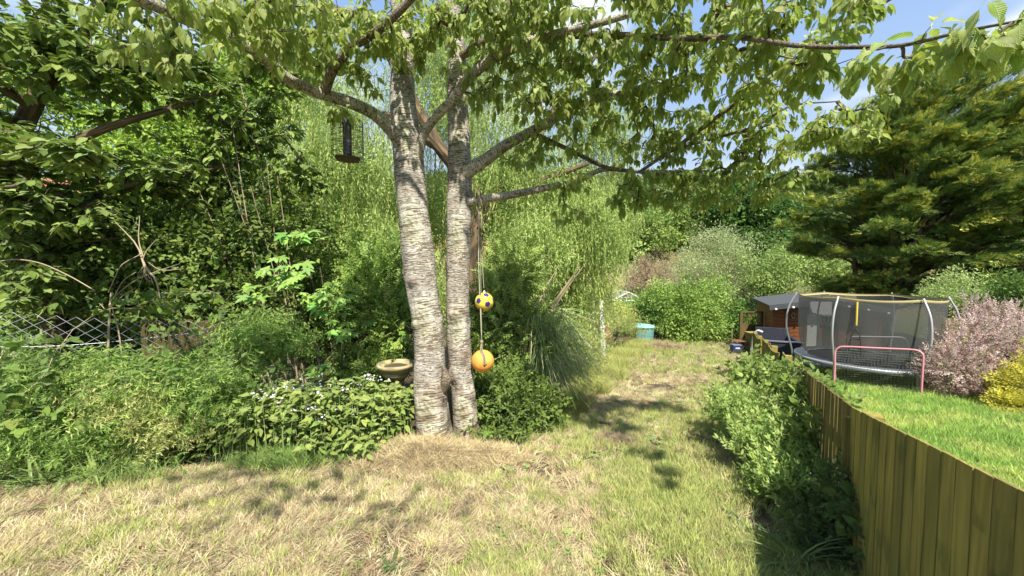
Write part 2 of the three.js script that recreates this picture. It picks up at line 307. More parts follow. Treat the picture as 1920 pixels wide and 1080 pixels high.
// ---------- the twin-stemmed cherry tree ----------
const barkTex = (() => {
  const W = 1024, H = 1024, t = (u0, v0) => { const u = u0 + .05 * (fbm(u0 * 8, v0 * 12, 40, 3, 8, 12) - .5), v = v0 + .02 * (fbm(u0 * 5, v0 * 6, 44, 3, 5, 6) - .5);
    const base = .74 + .26 * (fbm(u * 6, v * 7, 1, 4, 6, 7) - .5) + .25 * (fbm(u * 40, v * 60, 2, 3, 40, 60) - .5);
    const l1 = fbm(u * 15, v * 120, 3, 3, 15, 120), l2 = fbm(u * 30, v * 220, 7, 2, 30, 220), l3 = fbm(u * 8, v * 70, 9, 3, 8, 70);
    const den = .07 * (fbm(u * 4, v * 5, 61, 3, 4, 5) - .5) * 2; const dark = Math.max(sstep(.60, .69, l1 + den), sstep(.62, .71, l2 + den) * .9, sstep(.66, .74, l3 + den)); const peel = sstep(.62, .74, fbm(u * 5 + 3, v * 5, 21, 4, 5, 5));
    return [base, dark, peel];
  };
  const map = tex(W, H, (u, v, o) => { const [b, d, p] = t(u, v); const lich = sstep(.55, .72, fbm(u * 4, v * 3, 30, 4, 4, 3)) * .5; let r = b * 1.0, g = b * .98, bl = b * .93; r = r * (1 - lich) + lich * b * .92; g = g * (1 - lich) + lich * b * .95; bl = bl * (1 - lich) + lich * b * .76; r += (.32 - r) * d * .74; g += (.275 - g) * d * .74; bl += (.22 - bl) * d * .74; r += (.40 - r) * p * .35; g += (.31 - g) * p * .35; bl += (.24 - bl) * p * .35; o[0] = r; o[1] = g; o[2] = bl; });
  const bump = tex(W, H, (u, v, o) => { const [b, d, p] = t(u, v); o[0] = o[1] = o[2] = clamp(.45 + .5 * (b - .6) - .35 * d + .2 * p + .25 * (fbm(u * 60, v * 60, 5, 3, 60, 60) - .5)); }, false);
  return { map, bump };
})();
const cherryBark = std({ map: barkTex.map, bumpMap: barkTex.bump, bumpScale: .012, roughness: .85, color: lin(.84, .82, .77), vertexColors: true });
const cherryTrunkBark = cherryBark; const cherryBranchBark = std({ map: barkTex.map, bumpMap: barkTex.bump, bumpScale: .008, roughness: .85, color: lin(.84, .80, .71) });
const cherryBarkOld = std({ map: barkTex.map, bumpMap: barkTex.bump, bumpScale: .012, roughness: .9, color: lin(.42, .35, .27) });
const roughBark = (() => { const f = (u, v) => fbm(u * 14, v * 4, 3, 5, 14, 4); const map = tex(512, 512, (u, v, o) => { const k = .25 + .6 * f(u, v); o[0] = k; o[1] = k * .86; o[2] = k * .7; }); const bump = tex(512, 512, (u, v, o) => { o[0] = o[1] = o[2] = f(u, v); }, false); return std({ map, bumpMap: bump, bumpScale: .04, roughness: 1, color: lin(.44, .42, .36) }); })();
const twigMat = std({ color: lin(.085, .06, .042), roughness: .85 });
const paleTwig = std({ color: lin(.30, .24, .15), roughness: .9 });
const veinTex = tex(256, 256, (u, v, o) => { const x = Math.abs(u - .5) * 2; const mid = 1 - sstep(.0, .05, x); const ph = (v - x * .28) * 11; const side = 1 - sstep(.0, .16, Math.abs(ph - Math.round(ph))); const n = .14 * (fbm(u * 12, v * 12, 3, 3) - .5); const k = .80 + n + .20 * Math.max(mid, side * .45); o[0] = k; o[1] = k; o[2] = k * .96; });
const veinBump = tex(256, 256, (u, v, o) => { const x = Math.abs(u - .5) * 2; const ph = (v - x * .28) * 11; const k = .5 + .5 * Math.cos(ph * 6.283); o[0] = o[1] = o[2] = .3 + .5 * k - .4 * (1 - sstep(0, .08, x)); }, false);

const cherryBase = [-.78, -.52, -4.28];
const cherry = group('cherry_tree', 'twin stemmed cherry tree with pale banded bark spreading over the lawn', 'tree', cherryBase);
const skel = [];
function limb(name, pts, rs, nr, mat, o = {}) {
  const n = (pts.length - 1) * 8, c = smooth(pts.map(VA), n), r = lerpR(rs, n); if (o.skel !== false) for (let i = o.from ?? 4; i <= n; i += 3) skel.push(c[i]);
  return wpart(name, tube(c, r, nr, { disp: o.disp, us: o.us }), mat, cherry, o.label);
}
const knots = (seed, n, L0, L1) => { const R = rngOf(seed), ks = []; for (let i = 0; i < n; i++) ks.push([R() * 6.283, L0 + (L1 - L0) * R(), .03 + .035 * R(), .018 + .03 * R()]); return ks; };
const trunkDisp = (seed, ks, flare) => (a, len, i, r) => {
  let d = r * .16 * (fbm(Math.cos(a) * 1.2 + seed, len * 1.3, Math.sin(a) * 1.2, 3) - .5) * 2 + .006 * (fbm(Math.cos(a) * 7 + seed, len * 22, Math.sin(a) * 7, 2) - .5);
  for (const [ka, kl, s, h] of ks) { let da = Math.abs(a - ka); da = Math.min(da, 6.283 - da) * r; const q = ((da * da) * .6 + (len - kl) * (len - kl)) / (s * s); if (q < 6) d += h * Math.exp(-q) - h * 1.3 * Math.exp(-q * 9); }
  if (flare) d += r * Math.exp(-len * 4.5) * (.30 + .5 * Math.pow(Math.max(0, Math.cos(a * 3 + seed)), 2));
  return d;
};
function trunk(pts, rs, seed, kn, flare) {
  const n = 170, c = smooth(pts.map(VA), n), r = lerpR(rs, n); for (let i = 90; i <= n; i += 8) skel.push(c[i]);
  const g = tube(c, r, 44, { disp: trunkDisp(seed, kn, flare) }), p = g.attributes.position, uv = g.attributes.uv, C = [];
  for (let i = 0; i < p.count; i++) {
    const a = uv.getX(i) * 6.283, l = uv.getY(i), x = p.getX(i), y = p.getY(i), z = p.getZ(i);
    const plate = sstep(.47, .60, fbm(x * 3.5 + seed, y * 6, z * 3.5, 4)) * .32, old = sstep(.50, .56, fbm(x * 9, y * 22, z * 9 + seed, 3) + .13 - .26 * l);
    let t = V(1, 1, 1).lerp(V(.62, .50, .40), plate).lerp(V(.50, .40, .31), old * .8);
    for (const [ka, kl, s2] of kn) { let da = Math.abs(a - ka); da = Math.min(da, 6.283 - da) * .15; const q = (da * da * .6 + (l - kl) * (l - kl)) / (s2 * s2); if (q < 5) t.lerp(V(.34, .25, .19), Math.exp(-q * 1.2) * .9); }
    C.push(t.x, t.y, t.z);
  }
  g.setAttribute('color', new THREE.Float32BufferAttribute(C, 3)); return wpart('trunk', g, cherryTrunkBark, cherry);
}
trunk([[-0.812,-0.677,-4.26], [-0.864,-0.417,-4.26], [-0.927,0.071,-4.27], [-0.94,0.676,-4.28], [-0.988,1.156,-4.28], [-1.036,1.631,-4.28], [-1.083,2.101,-4.28], [-1.133,2.68,-4.28], [-1.178,3.243,-4.26], [-1.18,3.686,-4.25], [-1.179,4.328,-4.22], [-1.179,5.127,-4.15], [-1.176,5.842,-4]], [.215, .195, .178, .170, .168, .170, .163, .168, .142, .125, .105, .075, .04], 3.1, knots(5, 13, .15, 2.6), true);
trunk([[-0.496,-0.766,-4.36], [-0.524,-0.48,-4.4], [-0.569,0.014,-4.44], [-0.624,0.641,-4.46], [-0.633,1.142,-4.46], [-0.623,1.637,-4.46], [-0.613,2.126,-4.46], [-0.597,2.729,-4.46], [-0.614,3.316,-4.44], [-0.622,3.878,-4.4], [-0.639,4.416,-4.35], [-0.63,5.161,-4.25], [-0.537,5.799,-4.1]], [.150, .142, .135, .145, .138, .133, .136, .128, .115, .095, .08, .06, .035], 8.7, [...knots(9, 12, .3, 2.4), [.4, 1.15, .06, .04], [5.6, .8, .05, .035]], true);
limb('bark_burr', [[-0.793,0.064,-4.2], [-0.726,0.274,-4.16], [-0.751,0.399,-4.18]], [.03, .055, .02], 14, cherryBarkOld, { skel: false, disp: (a, l) => .03 * (fbm(Math.cos(a) * 4, l * 30, Math.sin(a) * 4, 3) - .4), label: 'rough brown burr' });
limb('branch', [[-1.111,2.669,-4.24], [-1.244,2.911,-4.12], [-1.411,3.067,-4], [-1.616,3.126,-3.85], [-1.792,3.127,-3.68], [-1.957,3.148,-3.45], [-2.025,3.209,-3.2], [-2.139,3.229,-2.95], [-2.207,3.184,-2.7], [-2.224,3.137,-2.5], [-2.256,3.107,-2.3], [-2.343,3.084,-2.05]], [.088, .072, .060, .056, .052, .050, .048, .046, .042, .037, .03, .015], 18, cherryBranchBark, { us: 1, disp: trunkDisp(1.3, [], false) });
limb('branch', [[-1.762,3.131,-3.7], [-1.642,3.281,-3.6], [-1.436,3.429,-3.5], [-1.15,3.524,-3.4], [-0.927,3.627,-3.3], [-0.747,3.727,-3.2], [-0.437,3.97,-3]], [.045, .044, .040, .034, .030, .026, .014], 12, cherryBarkOld);
limb('branch', [[-1.013,2.669,-4.24], [-0.95,2.904,-4.18], [-0.794,3.087,-4.12], [-0.614,3.221,-4.05], [-0.437,3.387,-3.95], [-0.207,3.521,-3.85], [0.196,3.587,-3.65], [0.546,3.567,-3.45], [1.028,3.562,-3.2], [1.36,3.626,-3]], [.05, .05, .048, .05, .054, .05, .042, .034, .022, .012], 14, cherryBranchBark);
limb('branch', [[-0.597,2.547,-4.45], [-0.449,2.619,-4.38], [-0.284,2.708,-4.34], [-0.087,2.829,-4.28], [0.171,2.939,-4.2], [0.392,3.032,-4.12], [0.651,3.136,-4], [0.898,3.173,-3.9], [1.242,3.207,-3.75], [1.58,3.21,-3.6], [1.957,3.198,-3.3], [2.184,3.105,-2.9]], [.085, .08, .068, .060, .054, .050, .045, .040, .033, .024, .015, .008], 16, cherryBranchBark, { disp: trunkDisp(4.3, [], false) });
limb('branch', [[0.229,2.939,-4.2], [0.452,2.822,-4.15], [0.727,2.674,-4.1], [0.952,2.551,-4.05], [1.258,2.484,-4], [1.783,2.429,-3.95]], [.026, .024, .022, .02, .014, .008], 8, cherryBarkOld);
limb('branch', [[-0.599,2.234,-4.45], [-0.391,2.264,-4.38], [0,2.308,-4.3], [0.349,2.368,-4.25], [0.687,2.427,-4.18], [0.953,2.531,-4.1], [1.313,2.484,-4], [1.973,2.47,-3.9]], [.05, .048, .042, .038, .032, .026, .018, .008], 10, cherryBranchBark);
limb('branch', [[-0.622,3.821,-4.4], [-0.165,3.877,-4.1], [0.447,3.664,-3.7], [0.975,3.426,-3.3], [1.308,3.202,-2.95], [1.513,3.036,-2.65], [1.67,2.785,-2.3], [1.775,2.612,-2], [1.816,2.536,-1.85], [1.804,2.448,-1.6], [1.766,2.357,-1.38]], [.05, .045, .036, .028, .022, .018, .014, .011, .009, .007, .004], 8, cherryBarkOld);
limb('branch', [[1.242,3.207,-3.75], [1.626,2.69,-3.85], [1.905,2.901,-3.6], [2.139,3.068,-3.3], [2.259,3.161,-3], [2.351,3.188,-2.7], [2.469,3.24,-2.5]].slice(1), [.022, .02, .017, .014, .011, .007], 7, cherryBarkOld);
limb('branch', [[1.313,2.484,-4], [1.613,2.674,-3.88], [1.914,2.741,-3.8], [2.313,2.842,-3.7], [2.537,2.973,-3.6], [2.892,2.978,-3.5]], [.018, .018, .015, .012, .009, .005], 7, cherryBarkOld);
limb('branch', [[-1.227,3.051,-4.2], [-1.307,3.112,-4.1], [-1.385,3.038,-4.05]].reverse(), [.022, .026, .024], 8, cherryBranchBark, { skel: false });
limb('branch', [[-1.172,3.989,-4.2], [-1.41,3.963,-3.9], [-1.686,3.756,-3.5], [-1.845,3.491,-3], [-1.875,3.276,-2.6]], [.05, .04, .03, .02, .01], 8, cherryBarkOld);
limb('branch', [[-2.207,3.184,-2.7], [-1.7, 3.25, -1.9], [-1.1, 3.2, -1.2], [-.3, 3.25, -.8], [.5, 3.3, -.6]], [.016, .014, .012, .009, .005], 8, cherryBarkOld);
limb('branch', [[-1.158,3.44,-4.2], [-1.388,3.881,-4.3], [-1.808,4.342,-4.5], [-2.456,4.701,-4.6]], [.05, .04, .025, .012], 8, cherryBarkOld);
const cherryLeaf = leafGeo({ L: .088, W: .046, seg: 9, fold: .28, curl: .5, wide: .46, serr: .07, cols: 4, wave: .06, petiole: .03 });
const cherryLeafB = leafGeo({ L: .094, W: .043, seg: 9, fold: .5, curl: 1.0, wide: .44, serr: .07, cols: 4, wave: .14, petiole: .03 });
const cherryLeafMat = leafMat(1, 1, 1, { map: veinTex, bumpMap: veinBump, bumpScale: .003, transmission: .64 });
{
  const R = rngOf(4242);
  const blobs = [
    [0.143,2.714,-4.2, .35, .22, .4, 21], [0.761,2.977,-4, .6, .32, .55, 62], [0.786,2.437,-4.1, .45, .12, .35, 16], [1.537,2.888,-3.9, .6, .36, .55, 80], [1.587,2.414,-4, .45, .14, .4, 31], [2.24,2.934,-3.75, .5, .38, .5, 78], [2.42,2.484,-3.85, .42, .18, .4, 41], [2.919,2.403,-3.95, .2, .1, .3, 16], [2.894,2.787,-3.55, .33, .17, .45, 55],
    [0.205,3.554,-3.8, .6, .33, .55, 96], [0.921,3.446,-3.6, .6, .3, .6, 71], [1.511,3.241,-3.3, .5, .28, .5, 65], [1.867,3.056,-2.95, .4, .22, .45, 53], [1.97,2.819,-2.5, .3, .17, .35, 32], [1.892,2.539,-1.9, .26, .08, .15, 16], [1.823,2.404,-1.56, .13, .05, .08, 9], [1.75,2.314,-1.38, .06, .04, .06, 5],
    [0.182,3.779,-3.4, .7, .35, .6, 91], [1.163,3.511,-3, .6, .28, .55, 91], [1.669,3.209,-2.6, .35, .17, .35, 32], [2.029,3.027,-2.3, .2, .1, .2, 10], [-0.286,4.51,-3.6, 1.2, .3, .8, 18],
    [-0.837,3.811,-3.9, .5, .36, .5, 60], [-0.305,3.34,-4.1, .28, .26, .3, 25], [-1.256,3.634,-3.6, .5, .32, .5, 60], [-1.644,3.471,-3.4, .45, .3, .45, 55], [-1.739,3.1,-2.7, .38, .24, .35, 32], [-1.74,2.967,-2.3, .2, .14, .25, 16], [-2.291,2.924,-2.7, .24, .14, .25, 16], [-2.511,3.075,-2.6, .35, .25, .3, 21], [-1.497,3.359,-2.8, .45, .18, .35, 32], [0.195,3.068,-3.6, .4, .2, .3, 27], [-1.2, 3.05, -.8, .8, .22, .5, 26], [-.2, 3.1, -.6, .5, .2, .4, 8], [-2.2, 3.1, -1.0, .8, .22, .5, 26], [1.294,2.215,-4.1, .45, .12, .35, 20], [1.92,2.252,-4, .45, .12, .35, 24], [2.545,2.269,-3.95, .35, .12, .3, 18], [0.693,2.118,-4.2, .3, .08, .3, 8], [-1.562,2.949,-3.6, .14, .06, .12, 5], [-0.509,3.9,-3.8, .5, .25, .4, 30], [-0.149,3.837,-3.7, .4, .25, .4, 39], [0.65,3.209,-3.7, .4, .2, .35, 23], [1.218,3.068,-3.6, .35, .18, .35, 20], [1.968,2.627,-3.9, .4, .15, .35, 20], [-1.349,3.258,-3.7, .15, .08, .2, 6]];
  const pts = cloud(R, blobs, .45, .3).map((q) => q.p);
  const { gs, dirs } = twigs(R, skel, pts, { r0: .0026, grow: .44, nr: 5, maxR: .018, sag: -.15 });
  wpart('twigs', mergeGeometries(gs), twigMat, cherry).userData.kind = 'stuff';
  const B = new Bunch();
  pts.forEach((p, i) => {
    const d = dirs.get(i), n = 7 + (R() * 6 | 0);
    for (let k = 0; k < n; k++) {
      const t = k < 5 ? 0 : R() * .16, at = p.clone().addScaledVector(d, -t), a = R() * 6.283; const side = V(Math.cos(a), 0, Math.sin(a)); side.addScaledVector(d, .5).normalize();
      const dir = side.multiplyScalar(.35 + .45 * R()).add(V(0, -.2 - .65 * R(), 0)); const up = V(0, .5, 0).add(V(Math.cos(a), .1, Math.sin(a)).multiplyScalar(.9)).add(rdir(R).multiplyScalar(.35));
      B.add(frame(at, dir, up, .62 + .62 * R()), vary(R, [.46, .62, .10], [.74, .85, .25], .14));
    }
  });
  const B1 = new Bunch(), B2 = new Bunch(); B.m.forEach((m, i) => (i % 3 ? B1 : B2).add(m, B.c[i])); emit(cherry, 'foliage', cherryLeaf, cherryLeafMat, B1, { parts: 200 }); emit(cherry, 'foliage', cherryLeafB, cherryLeafMat, B2, { parts: 100 });
}
// ---------- generic shrub / tree makers ----------
const UPV = V(0, 1, 0);
// leaves or sprigs over ellipsoids; facing outwards and up
function fill(R, pts, { s = [.8, 1.2], out = .7, rand = .6, up = .35, c0, c1, spread = .15, droop = 0, geoUp = 0 }) {
  const B = new Bunch();
  for (const { p, d } of pts) {
    const dir = d.clone().multiplyScalar(out).add(rdir(R).multiplyScalar(rand)); dir.y += up - droop; const n = d.clone().multiplyScalar(.5).add(rdir(R).multiplyScalar(.6)); n.y += .7 + geoUp;
    B.add(frame(p, dir, n, s[0] + (s[1] - s[0]) * R()), vary(R, c0, c1, spread));
  }
  return B;
}
function stemsTo(R, base, pts, { spread = .2, r0 = .004, nr = 4, maxR = .03, grow = .45, every = 6, nb = 3, h = .35 }) {
  const sk = []; for (let i = 0; i < nb; i++) { const a = R() * 6.28; sk.push(V(base[0] + Math.cos(a) * spread * R(), base[1] - .05, base[2] + Math.sin(a) * spread * R())); }
  const pick = pts.filter((_, i) => i % every === 0).map((q) => q.p); const { gs } = twigs(R, sk, pick, { r0, nr, maxR, grow }); return mergeGeometries(gs);
}
function sprig(seed, leaf, n, len, { alt = true, s = [.7, 1.1], ang = .9, whorl = 1, stem = .0022, droop = 0, tipLeaf = true } = {}) {
  const R = rngOf(seed), L = [];
  for (let i = 0; i < n; i++) for (let w = 0; w < whorl; w++) {
    const t = (i + .6) / n, a = whorl > 1 ? w / whorl * 6.283 + i * .7 : (alt ? i * 2.4 : (i % 2) * Math.PI) + (R() - .5) * .6; const tl = tipLeaf && i === n - 1 ? .35 : 1;
    const dir = V(Math.cos(a) * Math.sin(ang * tl), Math.sin(a) * Math.sin(ang * tl) * .8 - droop, Math.cos(ang * tl)); L.push([leaf, frame(V(0, -droop * t * t * len * .5, t * len), dir, V(-Math.cos(a) * .2 + (R() - .5) * .6, 1, (R() - .5) * .6), s[0] + (s[1] - s[0]) * R())]);
  }
  const g = bundle(L); const st = new THREE.BufferGeometry(); st.setAttribute('position', new THREE.Float32BufferAttribute([-stem, 0, 0, stem, 0, 0, 0, -droop * len * .5, len * .95, 0, -stem, 0, 0, stem, 0, 0, -droop * len * .5, len * .95], 3)); st.setAttribute('uv', new THREE.Float32BufferAttribute([.5, .5, .5, .5, .5, .5, .5, .5, .5, .5, .5, .5], 2)); st.setIndex([0, 1, 2, 3, 4, 5]); st.computeVertexNormals();
  return mergeGeometries([g, st]);
}
const leafPlain = leafMat(1, 1, 1), leafVeined = leafMat(1, 1, 1, { map: veinTex, bumpMap: veinBump, bumpScale: .002 }), leafGlossy = leafMat(1, 1, 1, { clearcoat: .3, clearcoatRoughness: .35, transmission: .35 });

// ---------- trees and bushes down the slope ----------
const clump = (seed, n, L, W, sp) => { const R = rngOf(seed), lf = leafGeo({ L, W, seg: 2, fold: .25, curl: .4, wide: .5, cols: 2 }), A = []; for (let i = 0; i < n; i++) { const d = rdir(R), p = d.clone().multiplyScalar(sp * Math.pow(R(), .4)); A.push([lf, frame(p, d.add(rdir(R).multiplyScalar(.8)), V((R() - .5), 1, (R() - .5)), .6 + .7 * R())]); } const g = bundle(A); g.deleteAttribute('uv'); return g; };
const clumps = { mid: [1, 2, 3].map((s) => clump(s, 34, .13, .075, .32)), fine: [4, 5, 6].map((s) => clump(s, 44, .09, .035, .30)), far: [7, 8].map((s) => clump(s, 30, .30, .2, .6)) };
const matMass = leafMat(1, 1, 1, { clearcoat: .15, transmission: .38 });
function massTree(seed, name, label, cat, base, blobs, kind, c0, c1, { trunkR = .14, s = [.7, 1.25], shell = .4, lump = .4, bark = roughBark, lean = 0, grp = null, limbs = 26 } = {}) {
  const R = rngOf(seed), t = group(name, label, cat, base, grp), pts = cloud(R, blobs, shell, lump);
  const top = blobs[0]; const c = [V(base[0], base[1] - .1, base[2]), V(base[0] + lean * .4, base[1] + (top[1] - base[1]) * .5, base[2] + .1), V(top[0], top[1] + top[4] * .5, top[2])];
  const tp = smooth(c, 16); wpart('trunk', tube(tp, lerpR([trunkR, trunkR * .7, trunkR * .25], 16), 8), bark, t);
  const st = Math.max(1, Math.floor(pts.length / limbs)); const { gs } = twigs(R, tp.slice(4), pts.filter((_, i) => i % st === 0).map((q) => q.p), { r0: .012 * trunkR / .14, nr: 4, maxR: trunkR * .55, grow: .5 }); wpart('limbs', mergeGeometries(gs), bark, t).userData.kind = 'stuff';
  const B = fill(R, pts, { s, c0, c1, up: .3 }), gsx = clumps[kind], split = gsx.map(() => new Bunch()); B.m.forEach((m, i) => split[i % gsx.length].add(m, B.c[i])); split.forEach((b, i) => emit(t, 'crown', gsx[i], matMass, b)); return t;
}
function massTree0(seed, name, label, cat, base, blobs) { return massTree(seed, name, label, cat, base, blobs, 'mid', [0.174, 0.29, 0.0362], [0.406, 0.551, 0.087], { s: [.55, 1.0], trunkR: .12, limbs: 50 }); }
const atG = (x, z) => [x, groundY(x, z), z];
// ---------- dark broad-leaved tree in the left corner ----------
{
  const R = rngOf(901), base = [-6.2, -.62, -5.2]; const t = group('broadleaf_tree', 'dark leafy tree with big oval leaves overhanging the top left corner', 'tree', base);
  const sk = []; const lb = (pts, rs) => { const n = pts.length * 7, c = smooth(pts.map(VA), n); for (let i = 5; i <= n; i += 3) sk.push(c[i]); wpart(sk.length < 30 ? 'trunk' : 'branch', tube(c, lerpR(rs, n), 12), roughBark, t); };
  lb([[-6.2, -.7, -5.2], [-6.1, .8, -5.1], [-6.341,2.554,-4.9], [-5.855,3.463,-4.8], [-5.046,4.285,-4.7], [-4.273,5.171,-4.6]], [.16, .13, .12, .09, .06, .03]);
  lb([[-6.341,2.554,-4.9], [-5.578,2.859,-4.7], [-4.855,3.173,-4.7], [-4.184,3.504,-4.9], [-3.441,3.97,-5.2]], [.07, .06, .045, .03, .015]);
  lb([[-6.1, .8, -5.1], [-6.072,2.054,-4.9], [-5.21,2.473,-5], [-4.41,2.723,-5.2], [-3.679,3.016,-5.5]], [.08, .06, .045, .03, .015]);
  lb([[-5.855,3.463,-4.8], [-5.911,3.712,-4.3], [-5.802,3.913,-3.9]], [.06, .04, .02]);
  lb([[-5.578,2.859,-4.7], [-4.532,2.603,-4], [-3.646,2.454,-3.3], [-3.124,2.358,-2.9]], [.035, .025, .018, .01]);
  const blobs = [[-5.205,3.991,-4.5, .85, .7, .7, 164], [-4.454,3.941,-5, .9, .65, .7, 172], [-5.582,2.796,-4.7, .8, .42, .6, 109], [-4.627,2.653,-5.2, .95, .42, .7, 139], [-3.813,3.458,-5.5, .8, .65, .6, 139], [-3.339,2.373,-2.95, .24, .1, .2, 23], [-4.047,2.52,-3.3, .3, .14, .25, 21], [-3.077,4.379,-5.2, .7, .55, .5, 84], [-5.55,2.027,-5.3, .9, .3, .5, 71], [-6.193,3.416,-4.4, .6, .8, .6, 76], [-5.965,1.779,-4.8, .5, .4, .4, 42], [-5.494,2.229,-4.35, .4, .5, .25, 60], [-5.5,1.269,-4.4, .4, .3, .25, 46], [-5.234,2.16,-4.7, .6, .3, .3, 46], [-5.736,2.916,-4.3, .5, .4, .3, 40], [-4.52,3.712,-4.3, .6, .3, .3, 40], [-3.064,2.817,-5.6, .5, .4, .4, 46], [-4.53,4.937,-4.6, 1.2, .5, .9, 84]];
  const pts = cloud(R, blobs, .5, .3).map((q) => q.p); const { gs, dirs } = twigs(R, sk, pts, { r0: .003, nr: 5, maxR: .02, sag: -.1 }); wpart('twigs', mergeGeometries(gs), twigMat, t).userData.kind = 'stuff';
  const leaf = leafGeo({ L: .125, W: .075, seg: 6, fold: .2, curl: .5, wide: .5, cols: 2, wave: .05, petiole: .025 }), B = new Bunch();
  pts.forEach((p, i) => { const d = dirs.get(i), n = 7 + (R() * 4 | 0); for (let k = 0; k < n; k++) { const a = R() * 6.283, at = p.clone().addScaledVector(d, -R() * .22); const dir = V(Math.cos(a), -.15 - .4 * R(), Math.sin(a)).addScaledVector(d, .6); B.add(frame(at, dir, V((R() - .5) * .7, 1, (R() - .5) * .7), .7 + .5 * R()), vary(R, [.18, .30, .045], [.42, .56, .12], .15)); } });
  emit(t, 'foliage', leaf, leafVeined, B, { parts: 150 });
}
{
  massTree0(31, 'hazel_tree', 'tall mid green tree filling the gap behind the thin tan canes', 'tree', [-6.0, -1.05, -8.8], [[-6.601,4.823,-9, 1.6, 1.6, 1.1, 420], [-7.748,3.871,-8.6, 1.6, 1.3, 1.0, 420], [-5.81,3.042,-9.2, 1.3, 1.1, .9, 320], [-7.407,2.335,-8.4, 1.6, .9, .8, 340], [-5.705,6.06,-9.6, 1.3, 1.2, 1.0, 220], [-9.501,5.42,-9, 1.4, 1.2, 1.0, 170]]);
  massTree0(32, 'holly_tree', 'dark green tree at the left edge beyond the leaning trunk', 'tree', [-10.5, -1.0, -8.4], [[-10.756,2.45,-8.4, 1.6, .9, .9, 330], [-12.4,4.446,-8.6, 1.8, 1.8, 1.0, 330], [-10.674,6.027,-8.8, 1.5, 1.1, 1.0, 170], [-8.813,2.315,-8.2, 1.2, .7, .8, 220]]);
}
// ---------- weeping willow behind the cherry ----------
{
  const R = rngOf(313), base = [-.2, -1.1, -9.2], t = group('willow_tree', 'golden green weeping willow with hanging strands behind the cherry stems', 'tree', base);
  const lb = (n, pts, rs) => { const k = pts.length * 7; wpart(n, tube(smooth(pts.map(VA), k), lerpR(rs, k), 12, { disp: (a, l) => .03 * (fbm(Math.cos(a) * 3, l * 3, Math.sin(a) * 3, 3) - .5) }), roughBark, t); };
  lb('trunk', [[-.6, -1.3, -9.3], [-1.01,1.276,-9.1], [-0.831,2.394,-9], [-0.742,2.886,-9], [-1.217,3.714,-8.9], [-1.678,4.28,-8.8], [-2.379,5.565,-8.8], [-3.101,7.005,-8.9]], [.28, .22, .19, .18, .17, .15, .11, .06]);
  lb('branch', [[-0.831,2.394,-9], [-0.375,3.148,-9.1], [0.38,4.313,-9.3], [1.299,5.681,-9.6], [2.11,6.798,-9.8]], [.2, .16, .12, .09, .05]);
  lb('branch', [[-1.678,4.28,-8.8], [-3.174,5.062,-9], [-4.58,5.594,-9.4]], [.14, .09, .04]);
  lb('branch', [[-0.375,3.148,-9.1], [0.985,3.617,-9], [1.966,3.981,-9]], [.1, .07, .03]);
  const nl = leafGeo({ L: .10, W: .024, seg: 3, fold: .1, curl: .25, wide: .4, cols: 2 });
  const strands = [1, 2, 3].map((sd) => { const Q = rngOf(sd * 7), L = []; for (let i = 0; i < 30; i++) { const y = -i / 30, a = Q() * 6.283; L.push([nl, frame(V(Math.sin(i * .3 + sd) * .03, y, Math.cos(i * .25) * .03), V(Math.cos(a) * .6, -1, Math.sin(a) * .6), V(Math.cos(a), .4, Math.sin(a)).add(rdir(Q).multiplyScalar(.4)), .7 + .5 * Q())]); } const st = tube([V(0, 0, 0), V(.02, -.5, .02), V(.03, -1, -.02)], [.0028, .002, .001], 3, { cap: false }); st.deleteAttribute('uv'); const b = bundle(L); b.deleteAttribute('uv'); return mergeGeometries([b, st]); });
  const Bs = strands.map(() => new Bunch());
  const reg = [[-3.765,3.523,-8.6, 1.5, 1.5, 1.0, 660], [-4.587,5.345,-9.4, 1.4, 1.5, 1.0, 380], [-3.062,1.752,-8.2, 1.1, .9, .7, 340], [-1.692,5.427,-9.6, 1.8, 1.5, 1.0, 640], [-1.317,7.053,-9.8, 1.8, 1.2, 1.0, 380], [0,3.664,-9.2, 1.4, 1.6, .9, 660], [0.476,1.764,-8.6, 1.0, 1.0, .8, 540], [1.585,2.414,-9.2, 1.1, 1.2, .9, 800], [2.039,2.374,-10.2, .8, .9, .8, 480], [2.312,4.926,-10, 1.1, 1.3, .9, 340], [3.887,3.625,-13.8, 1.0, 1.5, .6, 190], [0.528,6.541,-9.8, 1.6, 1.1, 1.0, 280], [1.307,0.746,-9.4, .9, .55, .7, 380], [-2.602,2.687,-10.5, 2.5, 1.6, .8, 640], [-5.367,2.444,-9.5, 1.5, 1.4, .8, 480], [-1.057,0.737,-9.5, 1.5, .9, .6, 380]];
  for (const { p } of cloud(R, reg, .4, .35)) { const k = (R() * 3) | 0; const m = frame(p.clone().add(V(0, .4, 0)), V(Math.cos(R() * 6.28), 0, Math.sin(R() * 6.28)), V((R() - .5) * .6, 1, (R() - .5) * .6), .45 + .6 * R()); Bs[k].add(m, vary(R, [.26, .36, .07], [.54, .62, .20], .18)); }
  Bs.forEach((b, i) => emit(t, 'foliage', strands[i], leafMat(1, 1, 1, { transmission: .5, clearcoat: .15 }), b));
  const soft = new Bunch(); for (const { p, d } of cloud(R, reg.map((q) => [...q.slice(0, 6), Math.round(q[6] * .55)]), .5, .35)) soft.add(frame(p, rdir(R).add(V(0, -.6, 0)), V(R() - .5, 1, R() - .5), .5 + .55 * R()), vary(R, [.24, .36, .08], [.50, .62, .20], .16)); emit(t, 'side_shoots', clumps.fine[1], leafMat(1, 1, 1, { transmission: .5 }), soft);
}
